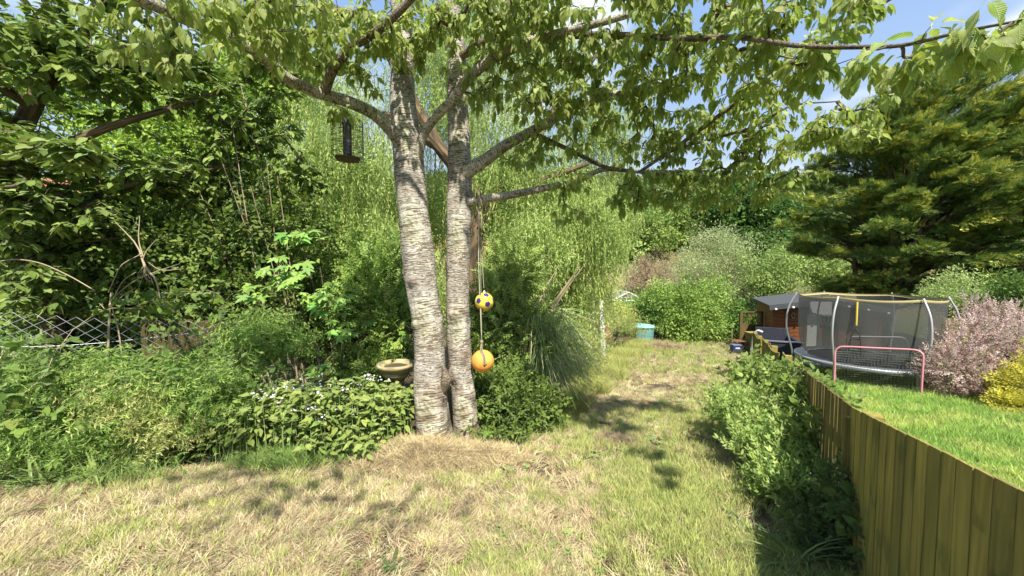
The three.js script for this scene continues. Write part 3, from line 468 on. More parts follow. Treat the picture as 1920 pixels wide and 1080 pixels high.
{
  // the bush at the end of the lawn and its neighbours
  massTree(21, 'elder_bush', 'rounded bright green bush at the far end of the mown strip', 'bush', [8.93,-2.28,-19.64], [[9.007,-0.827,-20.2, 1.7, 1.5, 1.3, 420], [8.101,-0.169,-20.8, 1.1, 1.0, 1.0, 170], [10.708,-0.315,-20.8, 1.2, 1.2, 1.0, 190], [9.306,-1.583,-19.6, 1.6, .7, .9, 190]], 'mid', [0.16, 0.275, 0.0435], [0.348, 0.478, 0.102], { trunkR: .09 });
  massTree(22, 'hedge_bush', 'dark green bush below the trellis panel beside the folding table', 'bush', [11.038,-2.257,-19.24], [[11.733,-1.58,-20.5, 1.0, .9, .8, 170], [12.28,-1.365,-20, .8, .9, .7, 130]], 'mid', [0.087, 0.189, 0.029], [0.189, 0.334, 0.058], { trunkR: .06 });
  massTree(23, 'hawthorn_tree', 'greyish green rounded tree with white blossom above the lawn end', 'tree', atG(13.6, -30), [[15.966,2.627,-30, 2.6, 2.3, 2.0, 330], [13.664,1.188,-29, 2.0, 1.7, 1.6, 220], [17.294,0.786,-29, 1.9, 1.8, 1.5, 220], [15.578,-0.747,-28, 2.4, 1.2, 1.5, 160]], 'fine', [0.246, 0.319, 0.123], [0.522, 0.58, 0.29], { s: [1.1, 1.9] });
  massTree(24, 'dead_shrub', 'brownish pink half bare shrub left of the greyish tree', 'shrub', atG(9.6, -28), [[10.279,1.392,-28, 1.7, 1.4, 1.2, 130], [9.288,0.798,-28.5, 1.0, .9, .9, 60]], 'fine', [0.29, 0.217, 0.131], [0.522, 0.406, 0.261], { s: [.9, 1.5], limbs: 60 });
  massTree(25, 'oak_tree', 'tall dark green tree on the valley side right of the cherry branches', 'tree', atG(25, -46), [[27.797,8.895,-46, 5.2, 3.6, 3.5, 380], [25.078,8.236,-48, 4.2, 3.2, 3, 240], [31.576,7.202,-45, 3.8, 3.4, 3, 260], [29.163,4.061,-44, 5, 2.2, 3, 200]], 'far', [0.0653, 0.145, 0.0261], [0.145, 0.261, 0.0508], { s: [.9, 1.6], trunkR: .4 });
  massTree(26, 'ash_tree', 'light green airy tree behind the cabin roof', 'tree', atG(17.5, -27), [[18.341,1.022,-27, 2.0, 1.8, 1.6, 230], [21.311,1.973,-28, 2.2, 1.6, 1.5, 210], [23.299,0.81,-28, 2.0, 1.4, 1.5, 180]], 'mid', [0.189, 0.29, 0.0653], [0.406, 0.522, 0.16], { s: [1.0, 1.7], limbs: 60 });
  massTree(27, 'field_maple_tree', 'mid green tree on the hillside between willow and greyish tree', 'tree', atG(12, -44), [[14.561,5.269,-44, 4.0, 3.4, 3, 300], [19.414,6.813,-47, 3.6, 3.0, 3, 220], [11.019,3.945,-42, 3, 2.4, 2.4, 170]], 'far', [0.145, 0.232, 0.0435], [0.319, 0.42, 0.102], { s: [.8, 1.4], trunkR: .3 });
  massTree(28, 'laurel_bush', 'small dark bush in front of the white gabled roof', 'bush', [6.457,-2.28,-19.64], [[6.593,-1.127,-21.5, 1.3, .9, .8, 190], [7.995,-1.092,-22.5, 1.2, .9, .8, 150]], 'mid', [0.087, 0.203, 0.029], [0.203, 0.392, 0.0653], { trunkR: .06 });
  massTree(29, 'lilac_bush', 'pale green shrub peeping over the trampoline net on the right', 'bush', atG(15.6, -13.2), [[15.405,0.716,-13.2, 1.0, .6, .7, 120], [14.871,0.441,-13.2, .7, .5, .6, 60]], 'fine', [0.261, 0.377, 0.102], [0.522, 0.609, 0.232], { trunkR: .07 });
  massTree(30, 'goat_willow_tree', 'yellow green tree edge beyond the two upright garden stakes', 'tree', atG(4.6, -17), [[4.02,0.136,-17, 1.1, 1.0, .9, 130], [3.635,1.554,-17.5, 1.2, 1.2, 1, 120], [4.349,-0.455,-16, .7, .5, .5, 60]], 'fine', [0.348, 0.42, 0.087], [0.58, 0.609, 0.189], { trunkR: .08 });
  // the wooded valley side behind, one mass
  const R = rngOf(55), B = [new Bunch(), new Bunch()];
  for (let i = 0; i < 15000; i++) { const az = -1.05 + 2.1 * R(), r = 52 + 48 * Math.pow(R(), .8), x = Math.sin(az) * r * 1.25, z = -Math.cos(az) * r * .95 - 4; const gx = Math.round(x / 6), gz = Math.round(z / 6), jx = (hash3(gx, gz, 1) - .5) * 3, jz = (hash3(gx, gz, 2) - .5) * 3; const dd = Math.hypot(x - gx * 6 - jx, z - gz * 6 - jz); const H = 4.5 + 4.5 * hash3(gx, gz, 3); const y = slopeY(-z) + H * Math.sqrt(Math.max(.03, 1 - (dd / 4.6) ** 2)) * (.55 + .45 * R()); const tone = hash3(gx, gz, 5); B[i & 1].add(frame(V(x, y, z), rdir(R).add(V(0, .4, 0)), V(R() - .5, 1, R() - .5), 1.3 + 1.3 * R()), vary(R, [.05 + .06 * tone, .10 + .07 * tone, .02 + .02 * tone], [.12 + .12 * tone, .19 + .1 * tone, .04 + .04 * tone], .15)); }
  B.forEach((b, i) => emit(null, 'hillside_wood', clumps.far[i], matMass, b, { top: { kind: 'stuff', label: 'distant wood covering the valley side', category: 'wood' } }));
}
// ---------- the big golden cypress on the right ----------
{
  const R = rngOf(66), base = atG(16.2, -17); const t = group('cypress_tree', 'huge spreading cypress with golden green sprays behind the trampoline', 'tree', base);
  for (let i = 0; i < 11; i++) { const a = i / 11 * 6.283, sp = .5 + .4 * R(), lx = Math.cos(a) * sp + i * .09 - .3; const pts = [V(base[0] + Math.cos(a) * .25, base[1] - .1, base[2] + Math.sin(a) * .25), V(base[0] + lx * .7, base[1] + 1.6, base[2] + Math.sin(a) * .5), V(base[0] + lx * 1.8 + .3, base[1] + 3.6, base[2] + Math.sin(a)), V(base[0] + lx * 3 + 1.4, base[1] + 7.5 + R() * 2, base[2] + Math.sin(a) * 1.4)]; wpart('trunk', tube(smooth(pts, 18), lerpR([.16, .13, .10, .03], 18), 8), roughBark, t); }
  const nb = leafGeo({ L: .16, W: .038, seg: 2, fold: .1, curl: .2, wide: .5, cols: 2 });
  const spray = [1, 2, 3].map((sd) => { const Q = rngOf(sd * 31), L = []; for (let i = 0; i < 7; i++) for (const sg of [-1, 1]) { const tt = i / 7, ln = 1.25 - tt * .8; L.push([nb, frame(V(0, .02 * Math.sin(i), tt * .42), V(sg * .75, .16 + (Q() - .5) * .5, .8), V((Q() - .5) * .7, 1, 0), ln * (.8 + .4 * Q()))]); if (i < 4) L.push([nb, frame(V(sg * .07 * ln, .02, tt * .42 + .07), V(sg * .25, .1 + (Q() - .5) * .7, 1), V((Q() - .5), 1, 0), ln * .7)]); } const g = bundle(L); g.deleteAttribute('uv'); return g; });
  const Bs = spray.map(() => new Bunch()); const C = V(18.5, 3.7, -17.3); const limbs = []; let sp = 0;
  for (let i = 0; i < 330; i++) {
    const d = rdir(R); if (d.y < -.8 || d.z < -.55) { i--; continue; } const inner = i % 3 === 0 ? .66 : 1; const q = V(C.x + d.x * 5.0 * inner * (.84 + .24 * R()), C.y + d.y * (d.y > 0 ? 6.1 : 4.6) * inner * (.86 + .2 * R()), C.z + d.z * 4.2 * inner * (.85 + .25 * R())); if (d.y > .3) q.x += .9 * d.y;
    const st = V(base[0] + (q.x - base[0]) * .12 + 1.0 * clamp((q.y + 2) / 10), base[1] + (q.y - base[1]) * (.6 + .2 * R()) + .4, base[2] + (q.z - base[2]) * .12); const mid = st.clone().lerp(q, .55).add(V(0, .3, 0)); const path = smooth([st, mid, q], 12); limbs.push(tube(path, lerpR([.05, .028, .008], 12), 4, { cap: false }));
    const ax = V(0, 0, 0).subVectors(q, mid).normalize(); ax.y = ax.y * .5 + .12; ax.normalize(); const sd = V(0, 1, 0).cross(ax).normalize(), L = 1.0 + .6 * R(), W = .55 + .35 * R(), n = 150 + (R() * 60 | 0), tone = R();
    for (let k = 0; k < n; k++) { const u = Math.pow(R(), .7), v = gauss(R) * (1.1 - .5 * u), p = q.clone().addScaledVector(ax, (u - .75) * L * 1.3).addScaledVector(sd, v * W).add(V(0, gauss(R) * .13 - .22 * v * v, 0)); const dir = ax.clone().multiplyScalar(.9).addScaledVector(sd, v * .9).add(rdir(R).multiplyScalar(.75)); dir.y += .1; const gold = R() < .12 + .34 * tone && u > .55; Bs[sp++ % 3].add(frame(p, dir, V((R() - .5) * 1.2, 1, (R() - .5) * 1.2), .5 + .5 * R()), gold ? vary(R, [.40, .42, .06], [.64, .62, .12], .12) : vary(R, [.10, .17, .035], [.21, .29, .06], .15)); }
  }
  wpart('limbs', mergeGeometries(limbs), roughBark, t).userData.kind = 'stuff';
  Bs.forEach((b, i) => emit(t, 'foliage', spray[i], leafMat(1, 1, 1, { transmission: .25, clearcoat: .1 }), b));
}
// ---------- right-hand shrubs beyond the fence ----------
{
  const small = leafGeo({ L: .038, W: .02, seg: 3, fold: .25, curl: .3, cols: 2 });
  const sp = [1, 2].map((s) => sprig(s, small, 9, .14, {}));
  const R = rngOf(71), base = atG(9.5, -7.7), t = group('pink_shrub', 'dense rounded shrub with dusky pink new leaves beside the trampoline', 'shrub', base);
  const pts = cloud(R, [[9.566,-0.277,-7.8, .95, .72, .8, 1900], [10.409,-0.04,-8, .8, .72, .8, 1300], [8.741,-0.475,-7.5, .5, .45, .5, 700], [10.776,0.415,-8.4, .5, .32, .5, 420], [9.14,-0.682,-7.3, .8, .35, .45, 700], [10.538,0.609,-8.8, .2, .22, .25, 90]], .33, .35);
  wpart('stems', stemsTo(R, base, pts, { every: 60, r0: .006, spread: .3, maxR: .05 }), twigMat, t).userData.kind = 'stuff';
  const B = new Bunch(); for (const { p, d } of pts) { const dir = d.clone().add(rdir(R).multiplyScalar(.6)); dir.y += .3; const g = R(); B.add(frame(p, dir, V(R() - .5, 1, R() - .5), .8 + .6 * R()), g < .72 ? vary(R, [.46, .33, .30], [.78, .64, .57], .15) : g < .88 ? vary(R, [.20, .10, .09], [.30, .15, .13], .15) : vary(R, [.18, .22, .06], [.32, .34, .12], .15)); }
  const h = [new Bunch(), new Bunch()]; B.m.forEach((m, i) => h[i & 1].add(m, B.c[i])); h.forEach((b, i) => emit(t, 'foliage', sp[i], leafPlain, b));
  const R2 = rngOf(72), b2 = atG(9.2, -6.25), t2 = group('golden_shrub', 'yellow leaved shrub at the right edge in front of the pink shrub', 'shrub', b2);
  const p2 = cloud(R2, [[8.837,-0.629,-6.5, .42, .42, .42, 620], [9.415,-0.36,-6.7, .5, .4, .4, 420], [8.406,-0.834,-6.3, .28, .18, .3, 260]], .35, .4);
  wpart('stems', stemsTo(R2, b2, p2, { every: 40, r0: .005 }), twigMat, t2).userData.kind = 'stuff';
  const gl = sprig(5, leafGeo({ L: .05, W: .024, seg: 3, fold: .2, curl: .3, cols: 2 }), 8, .16, { alt: false }); emit(t2, 'foliage', gl, leafPlain, fill(R2, p2, { c0: [.38, .36, .03], c1: [.62, .56, .08], s: [.8, 1.3], up: .1 }));
  massTree(73, 'boundary_bush', 'dark green bush at the right edge behind the pink shrub', 'bush', atG(14.2, -10.6), [[14.582,0.482,-10.8, 1.0, .9, .8, 170]], 'mid', [0.0725, 0.145, 0.029], [0.16, 0.261, 0.0435], { trunkR: .06 });
}
// ---------- left bed: hedge, canes, sycamore, tangle ----------
const mid2 = leafGeo({ L: .062, W: .034, seg: 3, fold: .25, curl: .35, cols: 2 });
const privet = [11, 12, 13].map((s) => sprig(s, mid2, 9, .17, { alt: false, ang: .95 }));
function leafyShrub(seed, name, label, cat, base, blobs, geos, mat, c0, c1, o = {}) {
  const R = rngOf(seed), t = group(name, label, cat, base, o.grp), pts = cloud(R, blobs, o.shell ?? .38, o.lump ?? .4);
  for (const q of pts) { const g = groundY(q.p.x, q.p.z) + .02; if (q.p.y < g) q.p.y = g + R() * .15; }
  if (o.stems !== false) wpart('stems', stemsTo(R, base, pts, { every: o.every ?? 30, r0: o.r0 ?? .004, spread: o.spread ?? .25, maxR: o.maxR ?? .035 }), o.bark ?? twigMat, t).userData.kind = 'stuff';
  const B = fill(R, pts, { c0, c1, s: o.s ?? [.75, 1.25], up: o.up ?? .3, droop: o.droop ?? 0, rand: o.rand ?? .6, out: o.out ?? .7 });
  const sp = geos.map(() => new Bunch()); B.m.forEach((m, i) => sp[i % geos.length].add(m, B.c[i]));
  sp.forEach((b, i) => emit(t, o.fname ?? 'foliage', geos[i], mat, b, { parts: Math.floor((o.parts ?? 0) / geos.length), partName: o.partName ?? 'leafy_sprig' })); return t;
}
leafyShrub(101, 'hedge', 'tall dark hedge filling the shade behind the chain link fence', 'hedge', [-5.2, -.72, -6.2], [[-7.19,1.518,-5.9, 1.3, .8, .6, 1440], [-7.772,0.851,-6, .9, .5, .4, 900], [-6.726,1.002,-6.2, .9, .5, .4, 900], [-5.44,0.531,-5.9, .8, .4, .3, 500], [-6.074,0.519,-5.5, .8, .3, .3, 600], [-5.503,1.347,-6.2, 1.3, .8, .6, 1600], [-3.917,0.986,-6.4, 1.1, .9, .6, 1440], [-2.857,0.628,-6.4, .9, .7, .6, 1280], [-8.345,1.903,-5.6, 1.0, 1.1, .6, 800], [-5.059,2.176,-6.8, 1.3, .7, .6, 1120]], privet, leafGlossy, [0.118, 0.202, 0.0406], [0.274, 0.371, 0.0789], { every: 90, s: [1.0, 1.7] });
leafyShrub(102, 'privet_bush', 'dense small leaved dark bush just left of the cherry stems', 'bush', [-1.75, -.66, -5.5], [[-2.025,1.051,-5.6, .62, .55, .5, 900], [-1.697,0.613,-5.4, .45, .45, .4, 620], [-1.934,0.157,-5.1, .5, .25, .3, 520], [-2.288,1.518,-5.9, .5, .4, .4, 420], [-1.662,1.518,-6, .4, .5, .4, 360]], privet, leafGlossy, [0.147, 0.244, 0.0451], [0.314, 0.439, 0.0902], { every: 60, parts: 60 });
leafyShrub(103, 'evergreen_bush', 'dark small leaved bush behind the hanging balls', 'bush', [-.25, -.68, -5.6], [[-0.23,0.751,-5.5, .45, .6, .4, 800], [0,1.357,-5.8, .45, .5, .4, 560], [-0.445,0.405,-5.3, .35, .4, .35, 420], [0.235,0.422,-5.6, .4, .5, .4, 420]], privet, leafGlossy, [0.157, 0.244, 0.0496], [0.372, 0.472, 0.113], { every: 60, s: [.8, 1.2] });
leafyShrub(104, 'ivy_bush', 'low leafy bush at the right foot of the cherry stems', 'bush', [-.15, -.55, -4.6], [[-0.066,-0.256,-4.65, .38, .38, .3, 700], [-0.298,-0.073,-4.7, .2, .3, .2, 240], [0.346,-0.351,-4.9, .34, .34, .3, 420], [0,0.005,-5, .3, .22, .3, 240], [-0.125,-0.512,-4.4, .3, .12, .18, 160]], [14, 15].map((s) => sprig(s, leafGeo({ L: .05, W: .034, seg: 4, fold: .2, curl: .3, cols: 2 }), 7, .13, { ang: 1.0 })), leafVeined, [0.168, 0.28, 0.042], [0.364, 0.518, 0.098], { every: 30, parts: 120, s: [.9, 1.4] });
leafyShrub(105, 'hazel_bush', 'broad wall of mid green leaves behind the dead branch and wire fence', 'bush', [-4.2, -.66, -5.5], [[-6.209,1.86,-5, .8, .4, .3, 330], [-5.204,1.937,-5.1, .8, .4, .3, 360], [-4.248,1.736,-5.3, .7, .5, .3, 420], [-3.395,2.056,-5.6, .7, .45, .3, 400], [-3.831,1.067,-5.4, .7, .4, .3, 380], [-5.842,1.099,-5, .8, .25, .25, 260], [-4.651,0.927,-5.3, .5, .2, .25, 180], [-2.725,1.758,-5.8, .5, .4, .3, 260], [-4.22,2.61,-5.7, .8, .4, .3, 320]], [16, 17].map((q) => sprig(q, leafGeo({ L: .085, W: .055, seg: 4, fold: .2, curl: .45, cols: 2, wave: .05 }), 6, .2, { ang: 1.05 })), leafVeined, [.16, .28, .045], [.40, .54, .11], { every: 40, parts: 160, s: [.7, 1.15] });
// tall canes
{
  const R = rngOf(111), base = [-3.2, -.68, -5.6], t = group('cane_shrub', 'tall shrub of thin tan canes rising in front of the dark hedge', 'shrub', base);
  const tips = [], canes = [[-4.093,3.852,-5.4], [-3.735,3.627,-5.2], [-4.435,3.75,-5.5], [-4.696,4.013,-5.6], [-3.725,3.823,-5.5], [-3.528,3.278,-5.4], [-3.328,2.961,-5.3], [-4.798,3.164,-5.5], [-3.959,4.357,-5.7], [-4.456,4.484,-5.8], [-3.13,2.723,-5.2], [-4.875,2.77,-5.4], [-3.491,2.583,-5.2], [-4.33,2.933,-5.2], [-3.794,2.906,-5.1]];
  canes.forEach((c, i) => { const b = V(base[0] + gauss(R) * .28, base[1] - .05, base[2] + gauss(R) * .25), e = VA(c), m = b.clone().lerp(e, .5).add(V(gauss(R) * .1, 0, gauss(R) * .1)); const p = smooth([b, m, e], 14); wpart('cane', tube(p, lerpR([.013, .009, .004], 14), 6), paleTwig, t); for (let k = 6; k < 15; k++) for (let q = 0; q < 2; q++) tips.push({ p: p[k].clone().add(rdir(R).multiplyScalar(.16)), d: rdir(R) }); });
  emit(t, 'foliage', sprig(21, leafGeo({ L: .075, W: .042, seg: 4, fold: .2, curl: .4, cols: 2 }), 5, .14, {}), leafVeined, fill(R, tips, { c0: [.07, .14, .025], c1: [.17, .27, .05], s: [.7, 1.2], droop: .3 }), { parts: 40, partName: 'leafy_sprig' });
}
// sycamore sapling with palmate leaves
{
  const R = rngOf(121), base = [-2.35, -.6, -5.0], t = group('sycamore_sapling', 'young sycamore with broad five lobed leaves left of the cherry', 'sapling', base);
  const sk = []; for (const e of [[-2.981,1.65,-4.9], [-2.493,1.515,-5], [-2.156,1.099,-5], [-2.866,2.017,-5.2], [-3.138,1.123,-4.7], [-2.149,0.576,-4.8]]) { const c = smooth([VA(base), VA(base).lerp(VA(e), .5).add(V(.05, .12, 0)), VA(e)], 12); sk.push(...c.slice(4)); wpart('stem', tube(c, lerpR([.012, .009, .004], 12), 6), twigMat, t); }
  const pts = cloud(R, [[-2.823,1.448,-4.85, .34, .22, .25, 34], [-2.385,1.107,-4.9, .32, .26, .25, 34], [-2.146,0.711,-4.8, .18, .14, .2, 12], [-2.725,1.945,-5.2, .3, .1, .2, 14], [-3.133,1.254,-4.7, .16, .12, .2, 9], [-2.275,0.315,-4.5, .14, .06, .15, 5], [-2.896,1.928,-5, .2, .1, .2, 8]], .5, .3);
  const { gs } = twigs(R, sk, pts.map((q) => q.p), { r0: .0018, nr: 4, maxR: .006 }); wpart('twigs', mergeGeometries(gs), paleTwig, t).userData.kind = 'stuff';
  const B = new Bunch(); for (const { p } of pts) { const a = R() * 6.283; B.add(frame(p, V(Math.cos(a) * .5 + .2, -.45 * R(), Math.sin(a) * .5 + .55), V((R() - .5) * .5, 1, .55 + (R() - .5) * .5), .72 + .5 * R()), vary(R, [.16, .30, .05], [.28, .46, .09], .12)); }
  emit(t, 'foliage', palmGeo(.125), leafMat(1, 1, 1, { clearcoat: .4, clearcoatRoughness: .42, transmission: .35 }), B, { parts: 140 });
}
// dead twiggy stump with roots sticking up
{
  const R = rngOf(131), t = group('dead_branch', 'bare dead branch with splayed pale twigs snagged on the wire fence', 'branch', [-4.115,1.394,-4.3]);
  const L = (pts, r) => wpart('twig', tube(smooth(pts.map(VA), 10), lerpR(r, 10), 5), paleTwig, t);
  L([[-4.512,2.027,-4.4], [-4.169,1.738,-4.3], [-4.049,1.513,-4.25], [-3.892,1.367,-4.2], [-3.856,1.163,-4.2]], [.003, .009, .016, .01, .006]);
  L([[-4.176,2.081,-4.35], [-4.153,1.809,-4.3], [-4.067,1.63,-4.25]], [.003, .005, .007]);
  L([[-3.951,1.821,-4.3], [-4.042,1.69,-4.27], [-4.068,1.601,-4.25]], [.003, .005, .006]);
  L([[-4.077,1.654,-4.25], [-4.257,1.53,-4.2], [-4.34,1.385,-4.2], [-4.418,1.233,-4.2]], [.006, .005, .005, .004]);
  L([[-3.748,1.489,-4.4], [-3.932,1.477,-4.3], [-4.012,1.56,-4.25]], [.003, .005, .005]);
  L([[-3.831,1.551,-4.45], [-4.114,1.406,-4.3], [-4.248,1.307,-4.25], [-4.412,1.128,-4.2]], [.002, .005, .005, .004]);
  L([[-4.201,1.454,-4.3], [-4.242,1.362,-4.2], [-4.351,1.192,-4.2]], [.003, .004, .004]);
  for (let i = 0; i < 9; i++) { const a = [-4.048,1.542,-4.25], b = [a[0] + gauss(R) * .12, a[1] - .1 - .2 * R(), a[2] + gauss(R) * .06], m = [(a[0] + b[0]) / 2 + gauss(R) * .08, (a[1] + b[1]) / 2, (a[2] + b[2]) / 2]; L([a, m, b], [.003, .0025, .0015]); }
  const u = group('dead_shrub', 'pale upright dead stems standing in the tangle before the dark board fence', 'branch', [-4.331,0.711,-4.1]);
  const M = (pts, r) => wpart('twig', tube(smooth(pts.map(VA), 10), lerpR(r, 10), 5), paleTwig, u);
  M([[-4.373,0.362,-4.1], [-4.342,0.711,-4.1], [-4.357,1.08,-4.15], [-4.389,1.233,-4.2]], [.012, .011, .009, .005]); M([[-4.245,0.348,-4.15], [-4.279,0.818,-4.15], [-4.344,1.109,-4.15]], [.008, .007, .005]); M([[-4.358,1.063,-4.15], [-4.263,1.192,-4.2], [-4.112,1.28,-4.2]], [.005, .004, .003]); M([[-4.368,0.993,-4.15], [-4.476,1.121,-4.15], [-4.672,1.186,-4.2]], [.005, .004, .002]);
  const v = group('bramble_cane', 'long arching bramble cane across the dark hedge at the left edge', 'cane', [-5.846,1.562,-4.4]); wpart('cane', tube(smooth([[-6.076,1.483,-4.3], [-5.657,1.591,-4.35], [-5.358,1.561,-4.35], [-4.978,1.424,-4.3], [-4.563,1.251,-4.2]].map(VA), 20), .006, 6), paleTwig, v);
}
// chain link fence
const wireMat = std({ color: lin(.42, .44, .44), roughness: .45, metalness: .7 });
{
  const a = VA([-5.2, -.55, -3.65]), b = VA([-2.75, -.6, -4.95]), t = group('chain_link_fence', 'sagging galvanised chain link fence overgrown at the left edge', 'fence', [-4.4, -.5, -4.1]);
  const dir = b.clone().sub(a), Lw = dir.length(), cell = .14, n = Math.ceil(Lw / cell); const at = (s, h) => a.clone().addScaledVector(dir, s / Lw).add(V(Math.sin(s * 3) * .02, h - .04 * Math.sin(s * 2.2), .03 * Math.sin(s * 4 + h * 5)));
  const ws = []; for (let i = -13; i < n; i++) for (const sg of [1, -1]) { const p = []; for (let k = 0; k <= 13; k++) { const s = (sg > 0 ? i + k : i + 13 - k) * cell; if (s < 0 || s > Lw) continue; p.push(at(s, .15 + k * .118 * (1 - .25 * s / Lw))); } if (p.length > 1) ws.push(tube(p, .002, 3, { cap: false })); }
  wpart('wire_mesh', mergeGeometries(ws), wireMat, t); const lw = (h, r) => { const p = []; for (let i = 0; i <= 20; i++) p.push(at(i / 20 * Lw, h)); wpart('line_wire', tube(p, r, 4), wireMat, t); }; lw(1.3, .0024); lw(.75, .002);
}
// old board fence in the shade behind
const woodTex = (() => { const f = (u, v) => { const ring = fbm(u * 5, v * .9 + 3, 2, 4, 5, 0); return .5 + .5 * Math.sin((u * 9 + ring * 5) * 6.283) * .45 + .5 * (fbm(u * 70, v * 3, 4, 3, 70, 0) - .5); }; const map = tex(512, 1024, (u, v, o) => { const k = f(u, v), s = fbm(u * 7, v * 2.5, 9, 4, 7, 0), knot = 0; let r = .66 + .16 * (k - .5) + .22 * (s - .5); const mould = .5 * sstep(.60, .74, fbm(u * 9 + 2, v * 5, 14, 5, 9, 0)) * .5; o[0] = r * (1 - mould * .7) + knot; o[1] = r * .94 * (1 - mould * .55); o[2] = r * .62 * (1 - mould * .6); }); const bump = tex(256, 512, (u, v, o) => { o[0] = o[1] = o[2] = f(u, v); }, false); return { map, bump }; })();
const fenceWood = [[.60, .58, .31], [.54, .53, .28], [.66, .62, .33], [.51, .50, .27]].map(([r, g, b], i) => { const m = woodTex.map.clone(); m.offset.set(i * .27, i * .31); m.needsUpdate = true; return std({ map: m, bumpMap: woodTex.bump, bumpScale: .004, color: lin(r, g, b), roughness: .9 }); });
const slatWood = [0, 1].map((i) => std({ map: woodTex.map, bumpMap: woodTex.bump, bumpScale: .004, color: i ? lin(.34, .31, .17) : lin(.28, .25, .14), roughness: .9 }));
const oldWood = std({ map: woodTex.map, bumpMap: woodTex.bump, bumpScale: .004, color: lin(.20, .18, .10), roughness: .95 });
{
  const t = group('board_fence', 'old dark board fence glimpsed through the tangle at the left', 'fence', [-4.9,0.467,-5]);
  for (let i = 0; i < 14; i++) { const x = -4.95 + i * .108, g = box(.1, 1.35, .02, x, .14 - .006 * (i % 3), -5.15 + .012 * (i & 1) + i * .012); wpart('board', g, oldWood, t); }
  wpart('rail', box(1.55, .07, .04, -4.25, .4, -5.19, -.11), oldWood, t); wpart('rail', box(1.55, .07, .04, -4.25, -.32, -5.19, -.11), oldWood, t); wpart('gravel_board', box(1.6, .12, .03, -4.25, -.55, -5.05, -.11), oldWood, t);
}
// cleavers: sprawling stems with whorls of narrow leaves
{
  const nl = leafGeo({ L: .046, W: .0125, seg: 2, fold: .15, curl: .2, wide: .6, cols: 2 }), sp = [1, 2, 3].map((s) => sprig(40 + s, nl, 4, .26, { whorl: 7, ang: 1.25, stem: .0018, tipLeaf: false, s: [.7, 1.15] }));
  const mass = (seed, name, label, blobs, c0, c1, s, up = .6) => { const R = rngOf(seed), pts = cloud(R, blobs, .45, .4); for (const q of pts) { const g = groundY(q.p.x, q.p.z); if (q.p.y < g) q.p.y = g + R() * .2; } const B = fill(R, pts, { c0, c1, s, up, rand: .9, out: .4 }), h = sp.map(() => new Bunch()); B.m.forEach((m, i) => h[i % 3].add(m, B.c[i])); const grp = group(name, label, 'weeds', [pts[0].p.x, groundY(pts[0].p.x, pts[0].p.z), pts[0].p.z], null, 'stuff'); h.forEach((b, i) => emit(grp, 'foliage', sp[i], leafPlain, b)); };
  mass(141, 'cleavers', 'bright green tangle of cleavers with whorled leaves along the left bed', [[-3.506,0.206,-3.95, .75, .24, .4, 680], [-4.281,0.283,-3.8, .6, .2, .3, 460], [-2.898,0.57,-4.5, .5, .22, .35, 420], [-4.637,0.174,-3.65, .5, .28, .3, 380], [-4.427,-0.153,-3.35, .4, .12, .15, 200], [-4.028,-0.227,-3.5, .4, .1, .15, 160], [-3.76,0.01,-3.8, .7, .2, .2, 360], [-3.124,0.008,-3.95, .4, .22, .25, 320], [-5.407,0.473,-3.7, .5, .4, .4, 260]], [.13, .25, .04], [.36, .49, .12], [.8, 1.5]);
  mass(142, 'wilted_cleavers', 'yellowing wilted cleavers sprawling over the front of the left bed', [[-3.536,0.134,-3.55, .3, .12, .14, 170], [-3.857,0.269,-3.6, .2, .1, .14, 70], [-3.265,-0.094,-3.6, .3, .1, .15, 90]], [.38, .44, .12], [.62, .62, .26], [.7, 1.1], .3);
}
// bramble leaves
leafyShrub(151, 'bramble', 'bramble with broad rounded leaves at the left edge of the bed', 'bramble', [-4.1, -.42, -3.55], [[-4.402,0.459,-3.4, .3, .24, .2, 26], [-4.507,0.735,-3.7, .35, .14, .2, 18], [-4.338,0.206,-3.3, .22, .14, .15, 14], [-4.173,0.09,-3.35, .2, .14, .15, 10], [-4.066,1.095,-4, .3, .06, .15, 14], [-3.768,1.155,-4.3, .4, .1, .2, 22], [-3.959,0.914,-4.3, .25, .08, .15, 8], [-3.578,1.259,-4.6, .25, .15, .2, 14], [-3.47,0.744,-4.6, .2, .2, .2, 12]], [(() => { const l = leafGeo({ L: .085, W: .062, seg: 5, fold: .22, curl: .35, cols: 2, serr: .08, wide: .5 }); return bundle([[l, frame(V(0, 0, .02), V(0, 0, 1), UPV, 1.1)], [l, frame(V(0, 0, .02), V(.95, 0, .25), UPV, .85)], [l, frame(V(0, 0, .02), V(-.95, 0, .25), UPV, .85)]]); })()], leafVeined, [0.14, 0.266, 0.042], [0.336, 0.49, 0.098], { every: 4, parts: 100, partName: 'leaf', rand: .7, up: .0, r0: .0018, maxR: .003, spread: .6, bark: paleTwig });
leafyShrub(152, 'hogweed', 'scattered broad leaved weeds standing among the cleavers', 'weeds', [-2.9, -.45, -3.9], [[-3.482,0.379,-3.75, .6, .24, .2, 130], [-3.903,0.312,-3.55, .5, .2, .15, 90], [-2.944,0.347,-3.95, .4, .24, .2, 110], [-3.489,0.672,-4.3, .6, .2, .2, 110], [-4.553,0.501,-3.6, .4, .25, .2, 90], [-2.709,0.653,-4.4, .4, .2, .2, 70]], [leafGeo({ L: .075, W: .045, seg: 5, fold: .2, curl: .5, wave: .08, cols: 2, petiole: .03 })], leafVeined, [.14, .26, .05], [.34, .46, .12], { up: .1, rand: .8, every: 3, parts: 100, partName: 'leaf', r0: .0016, maxR: .003, spread: .7 });
